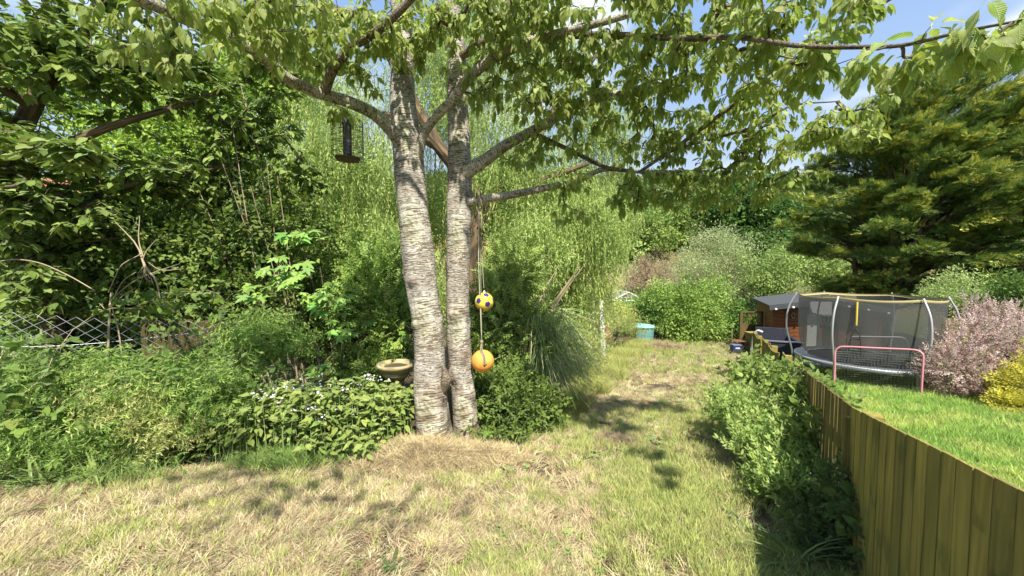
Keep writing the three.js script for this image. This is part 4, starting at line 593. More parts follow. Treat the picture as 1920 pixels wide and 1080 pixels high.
// alkanet with white flowers in front of the stone urn
{
  const lf = leafGeo({ L: .105, W: .06, seg: 6, fold: .25, curl: .6, cols: 2, wave: .08, wide: .42, petiole: .03 });
  const R = rngOf(161), base = [-1.7, -.49, -4.1], t = group('comfrey_clump', 'clump of broad pale green leaves with small white flowers left of the cherry foot', 'plant', base);
  const reg = [[-2.668,-0.037,-3.85, .36, .26, .22, 130], [-2.038,0.027,-3.9, .42, .30, .25, 210], [-1.545,-0.059,-4.05, .3, .27, .22, 140], [-1.703,-0.242,-3.75, .45, .12, .15, 90], [-1.351,-0.105,-4.25, .22, .28, .12, 90], [-1.358,0.033,-4.42, .2, .13, .08, 70], [-2.31,0.157,-4.1, .5, .16, .2, 90], [-1.675,0.169,-4.25, .3, .14, .15, 50], [-2.313,-0.326,-3.7, .3, .06, .12, 20], [-2.336,0.23,-4.15, .4, .1, .15, 30]];
  const pts = cloud(R, reg, .45, .35); const B = new Bunch(), S = [];
  for (const { p } of pts) { const g = groundY(p.x, p.z); if (p.y < g + .03) p.y = g + .05; const a = R() * 6.283; for (let k = 0; k < 4; k++) { const b = a + k * 1.7 + R(); B.add(frame(p.clone().add(V(0, -k * .04, 0)), V(Math.cos(b), .55 - 1.0 * R(), Math.sin(b)), V((R() - .5) * .6, 1, (R() - .5) * .6 + .15), .55 + .6 * R()), vary(R, [.24, .38, .06], [.58, .68, .19], .14)); } const f = V(p.x + gauss(R) * .07, g, p.z + gauss(R) * .07); S.push(tube(smooth([f, f.clone().lerp(p, .55).add(V(gauss(R) * .03, .02, 0)), p], 6), lerpR([.004, .003, .002], 6), 4, { cap: false })); }
  wpart('stems', mergeGeometries(S), std({ color: lin(.16, .24, .07) }), t).userData.kind = 'stuff';
  emit(t, 'foliage', lf, leafVeined, B, { parts: 280 });
  const pet = leafGeo({ L: .012, W: .008, seg: 2, fold: .1, curl: .3, wide: .6, cols: 2 }), fl = bundle([0, 1, 2, 3, 4].map((k) => [pet, frame(V(0, 0, 0), V(Math.cos(k * 1.257), .35, Math.sin(k * 1.257)), UPV, 1)])), FB = new Bunch();
  cloud(R, [[-2.005,0.294,-3.85, .4, .12, .18, 18], [-2.432,0.218,-3.75, .3, .12, .16, 14], [-1.519,0.304,-4, .25, .1, .16, 10], [-1.829,0.102,-3.7, .4, .14, .12, 10]], .5, .2).forEach(({ p }) => { for (let k = 0; k < 4; k++) FB.add(frame(p.clone().add(rdir(R).multiplyScalar(.022)), rdir(R), V(R() - .5, 1, R() - .3), .8 + .5 * R()), vary(R, [.75, .76, .70], [.86, .86, .82], .04)); });
  emit(t, 'flowers', fl, leafMat(1, 1, 1, { transmission: .3 }), FB);
}
// strap-leaved clumps
const strap = (seed, n, L, W, lie) => { const R = rngOf(seed), lf = leafGeo({ L, W, seg: 6, fold: .3, curl: 1.1, wide: .35, cols: 2 }); return bundle(range(1, n, 1).map(() => { const a = R() * 6.283, e = .25 + lie * R(); return [lf, frame(V(gauss(R) * .03, 0, gauss(R) * .03), V(Math.cos(a) * e, 1.0 - .55 * e, Math.sin(a) * e), V(-Math.cos(a), .6, -Math.sin(a)), .6 + .6 * R())]; })); };
const strapG = [1, 2].map((s) => strap(170 + s, 22, .36, .016, 1.1)), strapM = leafMat(1, 1, 1, { clearcoat: .4, clearcoatRoughness: .4, transmission: .3 });
const strapSpots = [[[-3.743,-0.406,-3.41], 'flopped strap leaved bulb clump in the middle of the left bed edge'], [[-4.002,-0.393,-3.3], 'strap leaved bulb clump nearest the left edge of the bed'], [[-3.595,-0.436,-3.66], 'strap leaved bulb clump below the wilted cleavers'], [[-3.432,-0.456,-3.83], 'strap leaved bulb clump furthest right on the left bed edge'], [[-4.457,-0.4,-3.36], 'strap leaved bulb clump cut by the left edge of the view']];
strapSpots.forEach(([p, label], i) => { const t = group('bulb_clump', label, 'plant', p, 'strap leaved clumps along the left bed'), R = rngOf(180 + i); for (let k = 0; k < 4; k++) { const m = part('leaf_tuft', strapG[k & 1], tinted(strapM, vary(R, [.13, .20, .045], [.25, .32, .10], .1)), t); m.position.set(gauss(R) * .16, .02, gauss(R) * .1 + .08); m.rotation.y = R() * 6.28; m.scale.setScalar(1.0 + .45 * R()); } });
// long grass fringe along the left bed and the far left edge of the strip
{
  const R = rngOf(191), g = [0, 1, 2].map((i) => bladeTuft(200 + i, 14, .26, .006, .55, .04)), mk = (name, label, spots, c0, c1, s) => { const B = g.map(() => new Bunch()); for (const [x, z, sx, sz, n] of spots) for (let i = 0; i < n; i++) { const px = x + gauss(R) * sx, pz = z + gauss(R) * sz; B[i % 3].add(frame(V(px, groundY(px, pz), pz), V(R() - .5, (R() - .5) * .2, R() - .5), UPV, s[0] + (s[1] - s[0]) * R()), vary(R, c0, c1, .15)); } B.forEach((b, i) => emit(null, name, g[i], grassMat, b, { top: { kind: 'stuff', label, category: 'grass' } })); };
  mk('fringe_grass', 'fresh green long grass along the front of the left bed', [[-2.25, -3.65, .42, .12, 190], [-1.4, -3.9, .4, .1, 60], [-3.6, -3.35, .6, .15, 60], [-.75, -4.12, .15, .05, 24], [-.1, -4.35, .25, .1, 60]], [.14, .25, .04], [.26, .36, .08], [.5, .95]);
  mk('long_grass', 'tall yellow green grass along the far left edge of the mown strip', [[.95, -5.9, .25, .3, 170], [1.5, -7.3, .3, .5, 300], [2.2, -9, .4, .7, 420], [2.9, -11, .5, .8, 420], [3.9, -13.4, .6, .9, 420], [5.2, -16, .7, 1.0, 380], [6.3, -18.6, .8, .8, 300]], [.26, .31, .06], [.50, .48, .15], [.6, 1.3]);
  mk('field_grass', 'pale ripe grass in the field behind the white gabled roof', [[8.5, -30, 2.5, 1.5, 500], [9, -36, 3.5, 2, 600], [10, -33, 3, 2, 400]], [.45, .40, .22], [.6, .52, .3], [3, 5]);
}
{ const nl = leafGeo({ L: .07, W: .02, seg: 2, fold: .2, curl: .3, cols: 2 }), ug = [1, 2].map((q) => sprig(220 + q, nl, 8, .34, { ang: .9 })); leafyShrub(221, 'undergrowth', 'rough yellow green undergrowth between the wiry shrub and the pale stakes', 'weeds', [1.6, -1.2, -9.6], [[1.385,-0.277,-8.6, .6, .4, .8, 420], [1.907,-0.225,-10.5, .8, .6, .9, 520], [2.087,-0.453,-13, .7, .7, .8, 420], [1.439,-0.285,-7.6, .3, .25, .5, 220], [4.188,-0.754,-15, .8, .35, .8, 260], [5.464,-1.413,-17, .7, .3, .6, 160]], ug, leafPlain, [.24, .32, .07], [.52, .56, .19], { up: .9, out: .3, every: 60, s: [.8, 1.5] }); }
// broom-like shrub of arching thin stems right of the cherry
{
  const R = rngOf(211), base = [.35, -.66, -5.7], t = group('broom_shrub', 'wiry shrub of thin arching green stems right of the hanging balls', 'shrub', base);
  const A = [], Dd = [];
  for (let i = 0; i < 900; i++) {
    const a = R() * 6.283, rr = .35 + .8 * R(), h = .5 + 1.05 * R(), b = V(base[0] + gauss(R) * .18, base[1], base[2] + gauss(R) * .18); const ex = Math.cos(a) * rr * .72 + .25 * R(), ez = Math.sin(a) * rr * .6; const m = b.clone().add(V(ex * .5, h, ez * .5)), e = b.clone().add(V(ex * 1.15, h * (.25 + .75 * R()), ez * 1.15)); const gy = groundY(e.x, e.z) + .05; if (e.y < gy) e.y = gy; const g = tube(smooth([b, m, e], 9), lerpR([.0065, .005, .002], 9), 3, { cap: false }); (i % 5 ? A : Dd).push(g);
  }
  wpart('stems', mergeGeometries(A), std({ color: lin(.25, .34, .11) }), t).userData.kind = 'stuff'; wpart('dry_stems', mergeGeometries(Dd), std({ color: lin(.60, .52, .35) }), t).userData.kind = 'stuff';
  const nl = leafGeo({ L: .05, W: .011, seg: 2, fold: .1, curl: .3, cols: 2 }); emit(t, 'foliage', sprig(217, nl, 9, .18, { s: [1, 1.5] }), leafPlain, fill(R, cloud(R, [[0.426,0.498,-6.1, .4, .5, .3, 200], [0.258,1.175,-6.2, .4, .4, .3, 160]], .4, .35), { c0: [.14, .20, .05], c1: [.28, .34, .11], s: [.7, 1.2] }));
  const pl = group('dry_plume', 'pale dry flower stalks leaning out above the wiry shrub', 'plant', [0.325,0.383,-5.8]); for (const [e, m] of [[[0.204,1.697,-5.9], [0.145,1.034,-5.8]], [[0.326,1.762,-5.9], [0.242,1.034,-5.8]], [[0.691,1.518,-5.8], [0.404,0.954,-5.8]], [[1.089,1.565,-5.7], [0.726,1.034,-5.8]], [[1.01,1.517,-5.7], [0.646,0.954,-5.8]], [[0.917,1.398,-5.75], [0.606,0.913,-5.8]], [[-0.166,1.518,-6], [0.041,0.944,-5.9]]]) wpart('stalk', tube(smooth([[0.325,0.22,-5.8], m, e].map(VA), 12), lerpR([.006, .007, .016, .004], 12), 5), paleTwig, pl);
  const dt = group('cut_stems', 'pale cut stems bundled upright at the heart of the wiry shrub', 'stems', [0.186,0.104,-5.3]); for (let i = 0; i < 16; i++) { const x = 965 + 0 * i; const b = [0.186,0.104,-5.3], e = [b[0] - .15 + i * .02 + gauss(R) * .12, b[1] + .25 + .28 * R(), b[2] + gauss(R) * .15]; wpart('cut_stem', tube([VA(b).add(V(gauss(R) * .06, -.1, gauss(R) * .06)), VA(e)], [.007, .005], 5), paleTwig, dt); }
}
// ---------- weeds along the wooden fence ----------
{
  const nett = leafGeo({ L: .075, W: .042, seg: 5, fold: .22, curl: .5, serr: .12, cols: 2, wide: .35 }), ng = [1, 2].map((s) => sprig(230 + s, nett, 6, .30, { alt: false, whorl: 2, ang: 1.15, droop: .05 }));
  leafyShrub(231, 'nettle_patch', 'bank of leafy nettles against the far part of the wooden fence', 'weeds', [4.104,-0.801,-5.47], [[3.316,-0.175,-4.9, .42, .24, .5, 390], [3.156,-0.062,-4.3, .3, .26, .35, 345], [2.931,-0.004,-3.7, .16, .28, .3, 240], [2.943,-0.268,-4.2, .35, .18, .3, 300], [3.769,-0.204,-5.7, .25, .2, .4, 165], [2.592,-0.079,-3.2, .13, .2, .2, 105]], ng, leafVeined, [0.252, 0.392, 0.07], [0.532, 0.658, 0.182], { up: .9, out: .3, every: 20, parts: 200, s: [.7, 1.15] });
  const gs = [1, 2].map((s) => sprig(240 + s, leafGeo({ L: .055, W: .026, seg: 3, fold: .2, curl: .4, cols: 2 }), 9, .26, { whorl: 2, ang: .95 }));
  leafyShrub(241, 'speedwell_patch', 'mixed pale green weeds spilling onto the mown strip beside the nettles', 'weeds', [2.635,-0.459,-3.86], [[2.54,-0.142,-3.9, .34, .15, .4, 495], [2.387,-0.227,-3.5, .3, .15, .3, 450], [2.37,-0.219,-3.2, .28, .17, .25, 420], [2.61,-0.162,-4.4, .22, .1, .3, 225], [2.2,-0.24,-2.85, .22, .14, .2, 255], [2.142,-0.288,-3, .2, .08, .2, 135]], gs, leafPlain, [.22, .34, .07], [.44, .54, .17], { up: .9, out: .3, every: 20, parts: 60, s: [.6, 1.0] });
  leafyShrub(251, 'dock_patch', 'larger leaved weeds growing in front of the slatted fence panel', 'weeds', [2.347,-0.333,-2.8], [[2.047,0.092,-2.2, .1, .14, .14, 26], [2.034,0.005,-2.05, .09, .12, .12, 22], [2.276,-0.098,-2.75, .16, .14, .15, 26], [2.19,-0.132,-2.55, .14, .12, .12, 20], [2.314,-0.171,-2.95, .14, .1, .15, 14]], [leafGeo({ L: .11, W: .06, seg: 6, fold: .2, curl: .6, wave: .08, cols: 2, petiole: .04 })], leafVeined, [0.168, 0.294, 0.063], [0.336, 0.476, 0.126], { up: .1, rand: .8, every: 2, parts: 40, partName: 'leaf' });
  leafyShrub(252, 'ground_ivy', 'low leafy growth in the shade along the near fence foot', 'weeds', [2.055,-0.274,-2.3], [[2.104,0.096,-2.3, .12, .14, .16, 150], [2.035,0.047,-2.1, .1, .14, .14, 150], [2.011,-0.039,-1.95, .08, .12, .14, 120], [2.099,-0.23,-2.5, .2, .1, .2, 130], [2.074,-0.208,-2.25, .16, .1, .16, 130], [2.09,-0.157,-2.1, .1, .1, .16, 90], [1.889,-0.28,-2.3, .2, .07, .16, 90]], [sprig(249, leafGeo({ L: .042, W: .028, seg: 4, fold: .2, curl: .3, cols: 2 }), 6, .15, { whorl: 2, ang: 1.1 })], leafVeined, [.12, .2, .04], [.24, .34, .08], { up: .7, out: .3, every: 8, parts: 80, s: [.6, 1.05] });
  // seed-headed bulb stems
  const R = rngOf(261); const spikes = (label, gp, n, h, sx) => { const t = group('bluebell_clump', label, 'plant', gp, 'seed headed bulb plants by the fence'); const cap = new THREE.IcosahedronGeometry(.009, 1); cap.scale(1, 1.15, 1); const hd = std({ color: lin(.40, .42, .20), roughness: .8 }), sm = std({ color: lin(.17, .24, .07) }); for (let i = 0; i < n; i++) { const b = V(gauss(R) * sx, -.02, gauss(R) * sx), e = b.clone().add(V(gauss(R) * .06, h * (.75 + .4 * R()), gauss(R) * .06)), c = smooth([b, b.clone().lerp(e, .5).add(V(gauss(R) * .02, 0, gauss(R) * .02)), e], 8); part('stem', tube(c, lerpR([.0045, .0035, .002], 8), 5), sm, t); const H = []; for (let k = 0; k < 13; k++) { const u = .62 + .38 * k / 12, p = c[Math.min(8, Math.round(u * 8))].clone(); const q = cap.clone(); q.translate(p.x + gauss(R) * .022, p.y + gauss(R) * .025, p.z + gauss(R) * .022); H.push(q); } part('seed_head', mergeGeometries(H), hd, t); } for (let k = 0; k < 4; k++) { const m = part('leaf_tuft', strapG[k & 1], tinted(strapM, vary(R, [.10, .18, .04], [.2, .28, .08], .1)), t); m.position.set(gauss(R) * .1, 0, gauss(R) * .1); m.rotation.y = R() * 6; m.scale.setScalar(.8); } };
  spikes('tall seed headed bulb stems standing before the olive fence panel', [2.089,-0.276,-2.32], 16, .52, .07); spikes('short seed headed bulb stems at the bottom edge by the fence', [2.328,-0.419,-2.26], 8, .3, .05); spikes('thin flower spikes rising from the pale weeds halfway along the fence', [2.542,-0.393,-3.3], 5, .36, .05);
  strapSpots.length = 0; [[[2.646,-0.493,-2.88], 'dark strap leaved clump behind the tall seed heads'], [[1.654,-0.252,-2.12], 'strap leaved clump flopped over bare soil at the bottom edge'], [[2.365,-0.437,-2.41], 'dark strap leaved clump at the fence foot near the bottom edge'], [[1.897,-0.261,-2.19], 'flopped strap leaved clump left of the tall seed heads']].forEach(([p, label], i) => { const t = group('bulb_clump', label, 'plant', p, 'strap leaved clumps at the fence foot'); for (let k = 0; k < 4; k++) { const m = part('leaf_tuft', strapG[k & 1], tinted(strapM, vary(R, [.09, .15, .035], [.17, .25, .07], .1)), t); m.position.set(gauss(R) * .13, 0, gauss(R) * .12); m.rotation.y = R() * 6; m.scale.setScalar(.7 + .3 * R()); } });
  // rosette weed in the turf
  const rw = (label, gp, n, c0, c1, s) => { const t = group('rosette_weed', label, 'weed', gp, 'leafy weeds growing in the turf'), lf = leafGeo({ L: .16, W: .035, seg: 5, fold: .25, curl: .7, wave: .15, cols: 2 }); for (let i = 0; i < n; i++) { const a = R() * 6.283, m = part('leaf', lf, tinted(leafVeined, vary(R, c0, c1, .1)), t); m.applyMatrix4(frame(V(gauss(R) * .09 * s, .01, gauss(R) * .09 * s), V(Math.cos(a), .5 * R() + .12, Math.sin(a)), UPV, s * (.5 + .6 * R()))); } };
  rw('large leafy weed clump in the turf at the lower right', [1.648,-0.3,-2.52], 70, [.17, .26, .07], [.30, .38, .13], 1.15); rw('low leafy weed at the bottom edge right of centre', [0.306,-0.252,-2.12], 16, [.12, .22, .05], [.22, .30, .09], .6); rw('small green weed at the bottom edge left of centre', [-0.699,-0.256,-2.15], 18, [.12, .22, .05], [.22, .32, .08], .7); rw('small dark leaved weed beside the wiry shrub at the lawn edge', [1.517,-0.672,-5.65], 12, [.06, .12, .03], [.12, .2, .05], .8);
}
// ---------- heaps of dry clippings ----------
{
  const g = [0, 1, 2].map((i) => bladeTuft(300 + i, 26, .09, .004, 1.3, .045)); const R = rngOf(271);
  const heap = (label, c, rx, rz, h, n, s, c0, c1) => {
    const t = group('clippings_heap', label, 'heap', c, 'heaps of dry clippings'); const P = [], I = [], N = 22, U = []; const hh = (x, z) => { const q = Math.hypot(x / rx, z / rz) * (1.25 - .55 * fbm(x * 3 + 7, z * 3, 6, 3)); return h * Math.max(-.15, (1 - q * q)) * (.35 + 1.3 * fbm(x * 7 + 3, z * 7 + c[0], 2, 3)); };
    for (let j = 0; j <= N; j++) for (let i = 0; i <= N; i++) { const x = (i / N * 2 - 1) * rx * 1.05, z = (j / N * 2 - 1) * rz * 1.05; P.push(x, groundY(c[0] + x, c[2] + z) - c[1] + hh(x, z), z); U.push(x, z); }
    for (let j = 0; j < N; j++) for (let i = 0; i < N; i++) { const a = j * (N + 1) + i, b = a + N + 1; I.push(a, b, a + 1, a + 1, b, b + 1); } const ge = new THREE.BufferGeometry(); ge.setAttribute('position', new THREE.Float32BufferAttribute(P, 3)); ge.setAttribute('uv', new THREE.Float32BufferAttribute(U, 2)); ge.setIndex(I); ge.computeVertexNormals(); part('mound', ge, std({ color: lin(.30, .23, .13), bumpMap: litterBump, bumpScale: .03, roughness: 1 }), t);
    const B = g.map(() => new Bunch()); for (let i = 0; i < n; i++) { const a = R() * 6.283, r = Math.pow(R(), .62) * 1.12, x = Math.cos(a) * rx * r, z = Math.sin(a) * rz * r; B[i % 3].add(frame(V(c[0] + x, groundY(c[0] + x, c[2] + z) + Math.max(0, hh(x, z)), c[2] + z), V(R() - .5, 0, R() - .5), V(gauss(R) * .9, 1, gauss(R) * .9), s * (.6 + .9 * R())), vary(R, c0, c1, .2)); } B.forEach((b, i) => emit(t, 'straw', g[i], grassMat, b));
  };
  heap('brown heap of dry grass clippings at the foot of the cherry', [-.85, groundY(-.85, -3.85), -3.85], .92, .40, .11, 4600, 1, [.28, .20, .10], [.66, .55, .30]);
  heap('small brown clippings heap on the far lawn', [6.327,-1.886,-15.85], .9, .6, .16, 500, 2.2, [.26, .19, .10], [.44, .34, .18]);
  heap('flat patch of brown dead leaves at the edge of the wiry shrub', [1.223,-0.513,-4.31], .3, .22, .05, 260, .9, [.22, .15, .09], [.4, .3, .18]);
  { const lf = leafGeo({ L: .05, W: .028, seg: 3, fold: .5, curl: .9, cols: 2 }), B = new Bunch(); for (let i = 0; i < 700; i++) { const D = 1.6 + 7 * R() * R(), x = bedX(D) + (fenceX(D) - bedX(D)) * R(); if (Math.abs(x) > 1.6 * D) continue; B.add(frame(V(x, groundY(x, -D) + .035 * R() + .01, -D), V(R() - .5, (R() - .5) * .4, R() - .5), V(R() - .5, 1, R() - .5), .35 + .75 * R()), R() < .3 ? vary(R, [.3, .36, .08], [.5, .5, .15], .1) : vary(R, [.18, .11, .06], [.46, .34, .2], .2)); } emit(null, 'leaf_litter', lf, leafPlain, B, { top: { kind: 'stuff', label: 'small fallen leaves scattered over the turf', category: 'leaves' } });
    const T = []; for (let i = 0; i < 90; i++) { const D = 1.7 + 6 * R() * R(), x = bedX(D) + (fenceX(D) - bedX(D)) * R(), a = R() * 6.283, l = .04 + .12 * R() * R(), y = groundY(x, -D) + .03; if (Math.abs(x) > 1.6 * D) continue; T.push(tube([V(x, y, -D), V(x + Math.cos(a) * l * .5, y + .008, -D + Math.sin(a) * l * .5 + .01), V(x + Math.cos(a) * l, y, -D + Math.sin(a) * l)], [.003, .0025, .0015], 4, { cap: false })); } const tm = sh(new THREE.Mesh(mergeGeometries(T), paleTwig)); tm.name = 'twig_litter'; tm.userData = { kind: 'stuff', label: 'short dead twigs scattered over the turf', category: 'twigs' }; scene.add(tm); }
  // fallen stick
  const st = group('fallen_stick', 'thin bare stick lying on the mown strip', 'stick', [2.092,-0.501,-4.21]); wpart('stick', tube([VA([1.942,-0.501,-4.21]), VA([2.046,-0.505,-4.24]), VA([2.165,-0.477,-4.01])].map((p) => p.add(V(0, .03, 0))), [.004, .005, .003], 5), paleTwig, st);
}
// ---------- wooden fence ----------
{
  const F = (D, off = 0) => [fenceX(D) + off * .871, -D + off * .492]; const t = group('garden_fence', 'low wooden panel fence running down the right side of the mown strip', 'fence', [2.07, groundY(1.9, -2.29), -2.29]);
  const R = rngOf(401), ang = Math.atan2(1, .5645); const J = []; for (let k = -2; k <= 6; k++) J.push(2.29 + 1.594 * k);
  const topH = (D) => .93 + (D < 2.29 ? .085 * (2.29 - D) : 0);
  for (let k = 0; k < J.length - 1; k++) {
    const a = J[k] + .004, b = J[k + 1] - .004, far = k - 2; const pn = new THREE.Group(); pn.name = 'fence_panel'; t.add(pn); pn.userData.label = far === 0 ? 'panel of narrow dark spaced slats' : far === -1 ? 'nearest panel of olive overlapping boards' : 'olive overlapping board panel';
    const n = far === 0 ? 17 : 18, w = (b - a) * 1.148 / n, tilt = far === 0 ? 0 : far === -1 ? -.006 : (far % 2 ? .02 : -.015);
    for (let i = 0; i < n; i++) {
      const D = a + (b - a) * (i + .5) / n, u = (i + .5) / n, sag = far > 0 ? -.05 * Math.sin(Math.PI * u) + .02 * (far % 2) : 0, g0 = slopeY(D), h = topH(D) + sag + (R() - .5) * .004 + (far === 0 ? (R() - .5) * .012 : 0), bw = far === 0 ? w * (.72 + .14 * R()) : w * 1.13;
      const th = .014, s0 = box(bw, h - .04, th); // slanted top following the fall of the panel
      const pa = s0.attributes.position; for (let q = 0; q < pa.count; q++) if (pa.getY(q) > 0) pa.setY(q, pa.getY(q) - pa.getX(q) * ((D < 2.29 ? .204 : .119) / 1.148)); const uv = s0.attributes.uv; for (let q = 0; q < uv.count; q++) uv.setXY(q, uv.getX(q) * .12 + R() * 0 + i * .137 + k * .31, uv.getY(q) * .95 + (i * 7 % 5) * .2);
      s0.computeVertexNormals(); s0.rotateY(far === 0 ? (R() - .5) * .12 : -.04); s0.rotateY(ang); const [x, z] = F(D, (R() - .5) * .004 + tilt); s0.translate(x, g0 + .04 + (h - .04) / 2, z); wpart2('board', s0, far === 0 ? slatWood[i % 2] : fenceWood[(i * 3 + k + (R() * 2 | 0)) % 4], pn, t);
    }
    for (const rh of [.22, .72]) { const m = (a + b) / 2, g = box((b - a) * 1.148, .04, .03); const p = g.attributes.position; for (let q = 0; q < p.count; q++) p.setY(q, p.getY(q) - p.getX(q) * (.119 / 1.148)); g.rotateY(ang); const [x, z] = F(m, .04); g.translate(x, slopeY(m) + rh, z); wpart2('rail', g, fenceWood[3], pn, t); }
    if (far !== 0) { const n2 = box((b - a) * 1.148, .02, .032), p = n2.attributes.position; void p; }
  }
  for (const D of J.slice(1)) { const h = topH(D) - .03, g = box(.095, h + .35, .095); g.rotateY(ang); const [x, z] = F(D, .085); g.translate(x, slopeY(D) + (h - .35) / 2, z); wpart('post', g, fenceWood[2], t); }
  { const g = box(.035, .86, .03), [x, z] = F(2.30, -.025); g.rotateY(ang); g.translate(x, slopeY(2.3) + .43, z); wpart('batten', g, fenceWood[0], t); }
  // leaning pale pole at the end of the fence
  const pp = group('garden_hose', 'pale bent pipe hooked over the far end of the fence', 'pipe', [7.863,-1.193,-12.2]); wpart('pipe', tube(smooth([[7.784,-1.273,-12.4], [7.743,-0.676,-12.2], [7.793,-0.488,-12.1], [7.881,-0.523,-12]].map(VA), 16), .035, 8), std({ color: lin(.55, .52, .44) }), pp);
}
function wpart2(name, geo, mat, panel, t) { geo.translate(-t.position.x, -t.position.y, -t.position.z); return part(name, geo, mat, panel); }

// ---------- hanging things ----------
const scuff = tex(256, 256, (u, v, o) => { const a = fbm(u * 8, v * 8, 3, 5, 8, 8), d = sstep(.55, .72, fbm(u * 5, v * 5, 8, 5, 5, 5)), k = .82 + .25 * a; o[0] = k * (1 - .28 * d); o[1] = k * (1 - .32 * d); o[2] = k * (1 - .2 * d); });
const ropeMat = std({ color: lin(.20, .19, .12), roughness: 1 }), ropePale = std({ color: lin(.45, .42, .30), roughness: 1 });
{
  const c = VA([-0.32,1.108,-4.42]), r = .108, t = group('football', 'yellow football with dark blue pentagons hanging from the cherry on a string', 'ball', [c.x, c.y - r, c.z]);
  const s = new THREE.SphereGeometry(r, 40, 28); s.translate(0, r, 0); part('ball_body', s, std({ map: scuff, color: lin(.80, .58, .05), roughness: .6 }), t);
  const ph = (1 + Math.sqrt(5)) / 2, vs = []; for (const a of [-1, 1]) for (const b of [-ph, ph]) vs.push(V(0, a, b), V(a, b, 0), V(b, 0, a)); const rot = new THREE.Quaternion().setFromEuler(new THREE.Euler(.42, -.55, .25)); const blue = std({ color: lin(.03, .025, .16), roughness: .45 });
  for (const v of vs) { const d = v.normalize().applyQuaternion(rot), e = V(0, 1, 0).cross(d).normalize(), f = V(0, 0, 0).crossVectors(d, e), P = [d.x * r * 1.006, d.y * r * 1.006 + r, d.z * r * 1.006], I = []; const K = 3, nn = 15; for (let k = 1; k <= K; k++) for (let j = 0; j < nn; j++) { const a = j / nn * 6.2832, q = (a % (6.2832 / 5)) - 6.2832 / 10, rad = .30 * k / K / Math.cos(q) * .95; const p = d.clone().addScaledVector(e, Math.cos(a) * rad).addScaledVector(f, Math.sin(a) * rad).normalize().multiplyScalar(r * 1.006); P.push(p.x, p.y + r, p.z); } for (let j = 0; j < nn; j++) { const j2 = (j + 1) % nn; I.push(0, 1 + j, 1 + j2); for (let k = 0; k < K - 1; k++) { const a = 1 + k * nn, b = a + nn; I.push(a + j, b + j, b + j2, a + j, b + j2, a + j2); } } const g = new THREE.BufferGeometry(); g.setAttribute('position', new THREE.Float32BufferAttribute(P, 3)); g.setIndex(I); g.computeVertexNormals(); part('pentagon_patch', g, blue, t); }
  const nip = new THREE.CylinderGeometry(.008, .014, .03, 10); nip.translate(0, 2 * r + .008, 0); part('hanging_loop', nip, std({ color: lin(.7, .68, .55) }), t);
  const rp = group('string', 'thin pale string holding the yellow football', 'string', [c.x, c.y, c.z]); wpart('cord', tube(smooth([[-0.341,2.278,-4.36], [-0.346,1.756,-4.4], [-0.325,1.268,-4.42]].map(VA), 12), .0028, 5), ropePale, rp);
}
{
  const c = VA([-0.335,0.437,-4.34]), r = .129, t = group('buoy_float', 'orange buoy swing with a hole through it hanging below the football', 'buoy', [c.x, c.y, c.z]);
  const prof = []; const hr = .02; for (let i = 0; i <= 30; i++) { const a = .16 + (Math.PI - .32) * i / 30; prof.push(new THREE.Vector2(Math.sin(a) * r, -Math.cos(a) * r * .97)); } prof.unshift(new THREE.Vector2(hr, -r * .6), new THREE.Vector2(hr, -r * .93)); prof.push(new THREE.Vector2(hr, r * .93), new THREE.Vector2(hr, r * .6), new THREE.Vector2(hr, 0), new THREE.Vector2(hr, -r * .6));
  const g = new THREE.LatheGeometry(prof, 44); const ax = V(.30, -.18, 1).normalize(); g.applyQuaternion(new THREE.Quaternion().setFromUnitVectors(V(0, 1, 0), ax)); part('float', g, std({ map: scuff, color: lin(.86, .36, .06), roughness: .65 }), t);
  const top = V(-.01, r + .09, .0), hf = ax.clone().multiplyScalar(r * .9), hb = ax.clone().multiplyScalar(-r * .9), ov = (d, up) => V(d.x * .55 - .01, up, d.z * .55);
  part('rope_loop', tube(smooth([hf.clone().multiplyScalar(.7), hf.clone().multiplyScalar(1.1), V(hf.x * 1.0, r * .55, hf.z * .98), V(.0, r * 1.02, .05), top], 20), .0075, 7), ropeMat, t); part('rope_loop', tube(smooth([hf.clone().multiplyScalar(.7).add(V(-.012, 0, 0)), hf.clone().multiplyScalar(1.1).add(V(-.014, .004, 0)), V(hf.x * 1.0 - .016, r * .55, hf.z * .98), V(-.02, r * 1.02, .05), top], 20), .0075, 7), ropeMat, t);
  part('rope_loop', tube(smooth([hb.clone().multiplyScalar(.8), hb.clone().multiplyScalar(1.1), V(hb.x * 1.0, r * .6, hb.z * .9), V(-.02, r * 1.02, -.05), top], 20), .0075, 7), ropeMat, t);
  const kn = new THREE.IcosahedronGeometry(.02, 2); kn.scale(1, 1.3, 1); kn.translate(top.x, top.y, top.z); part('knot', kn, ropeMat, t);
  const rp = group('rope', 'doubled grey rope holding the orange buoy under the lowest branch', 'rope', [c.x, c.y, c.z]); const e = [c.x - .01, c.y + r + .09, c.z]; wpart('cord', tube(smooth([VA([-0.381,2.198,-4.34]), VA([-0.361,1.694,-4.36]), VA(e)], 12), .0055, 6), ropeMat, rp); wpart('cord', tube(smooth([VA([-0.363,2.274,-4.34]), VA([-0.379,1.693,-4.35]), VA(e)], 12), .0045, 6), ropePale, rp);
  wpart('lashing', tube(smooth([[-0.395,2.326,-4.3], [-0.352,2.262,-4.27], [-0.337,2.174,-4.3], [-0.381,2.165,-4.4], [-0.403,2.282,-4.45], [-0.395,2.326,-4.3]].map(VA), 24), .008, 6), ropeMat, rp);
}
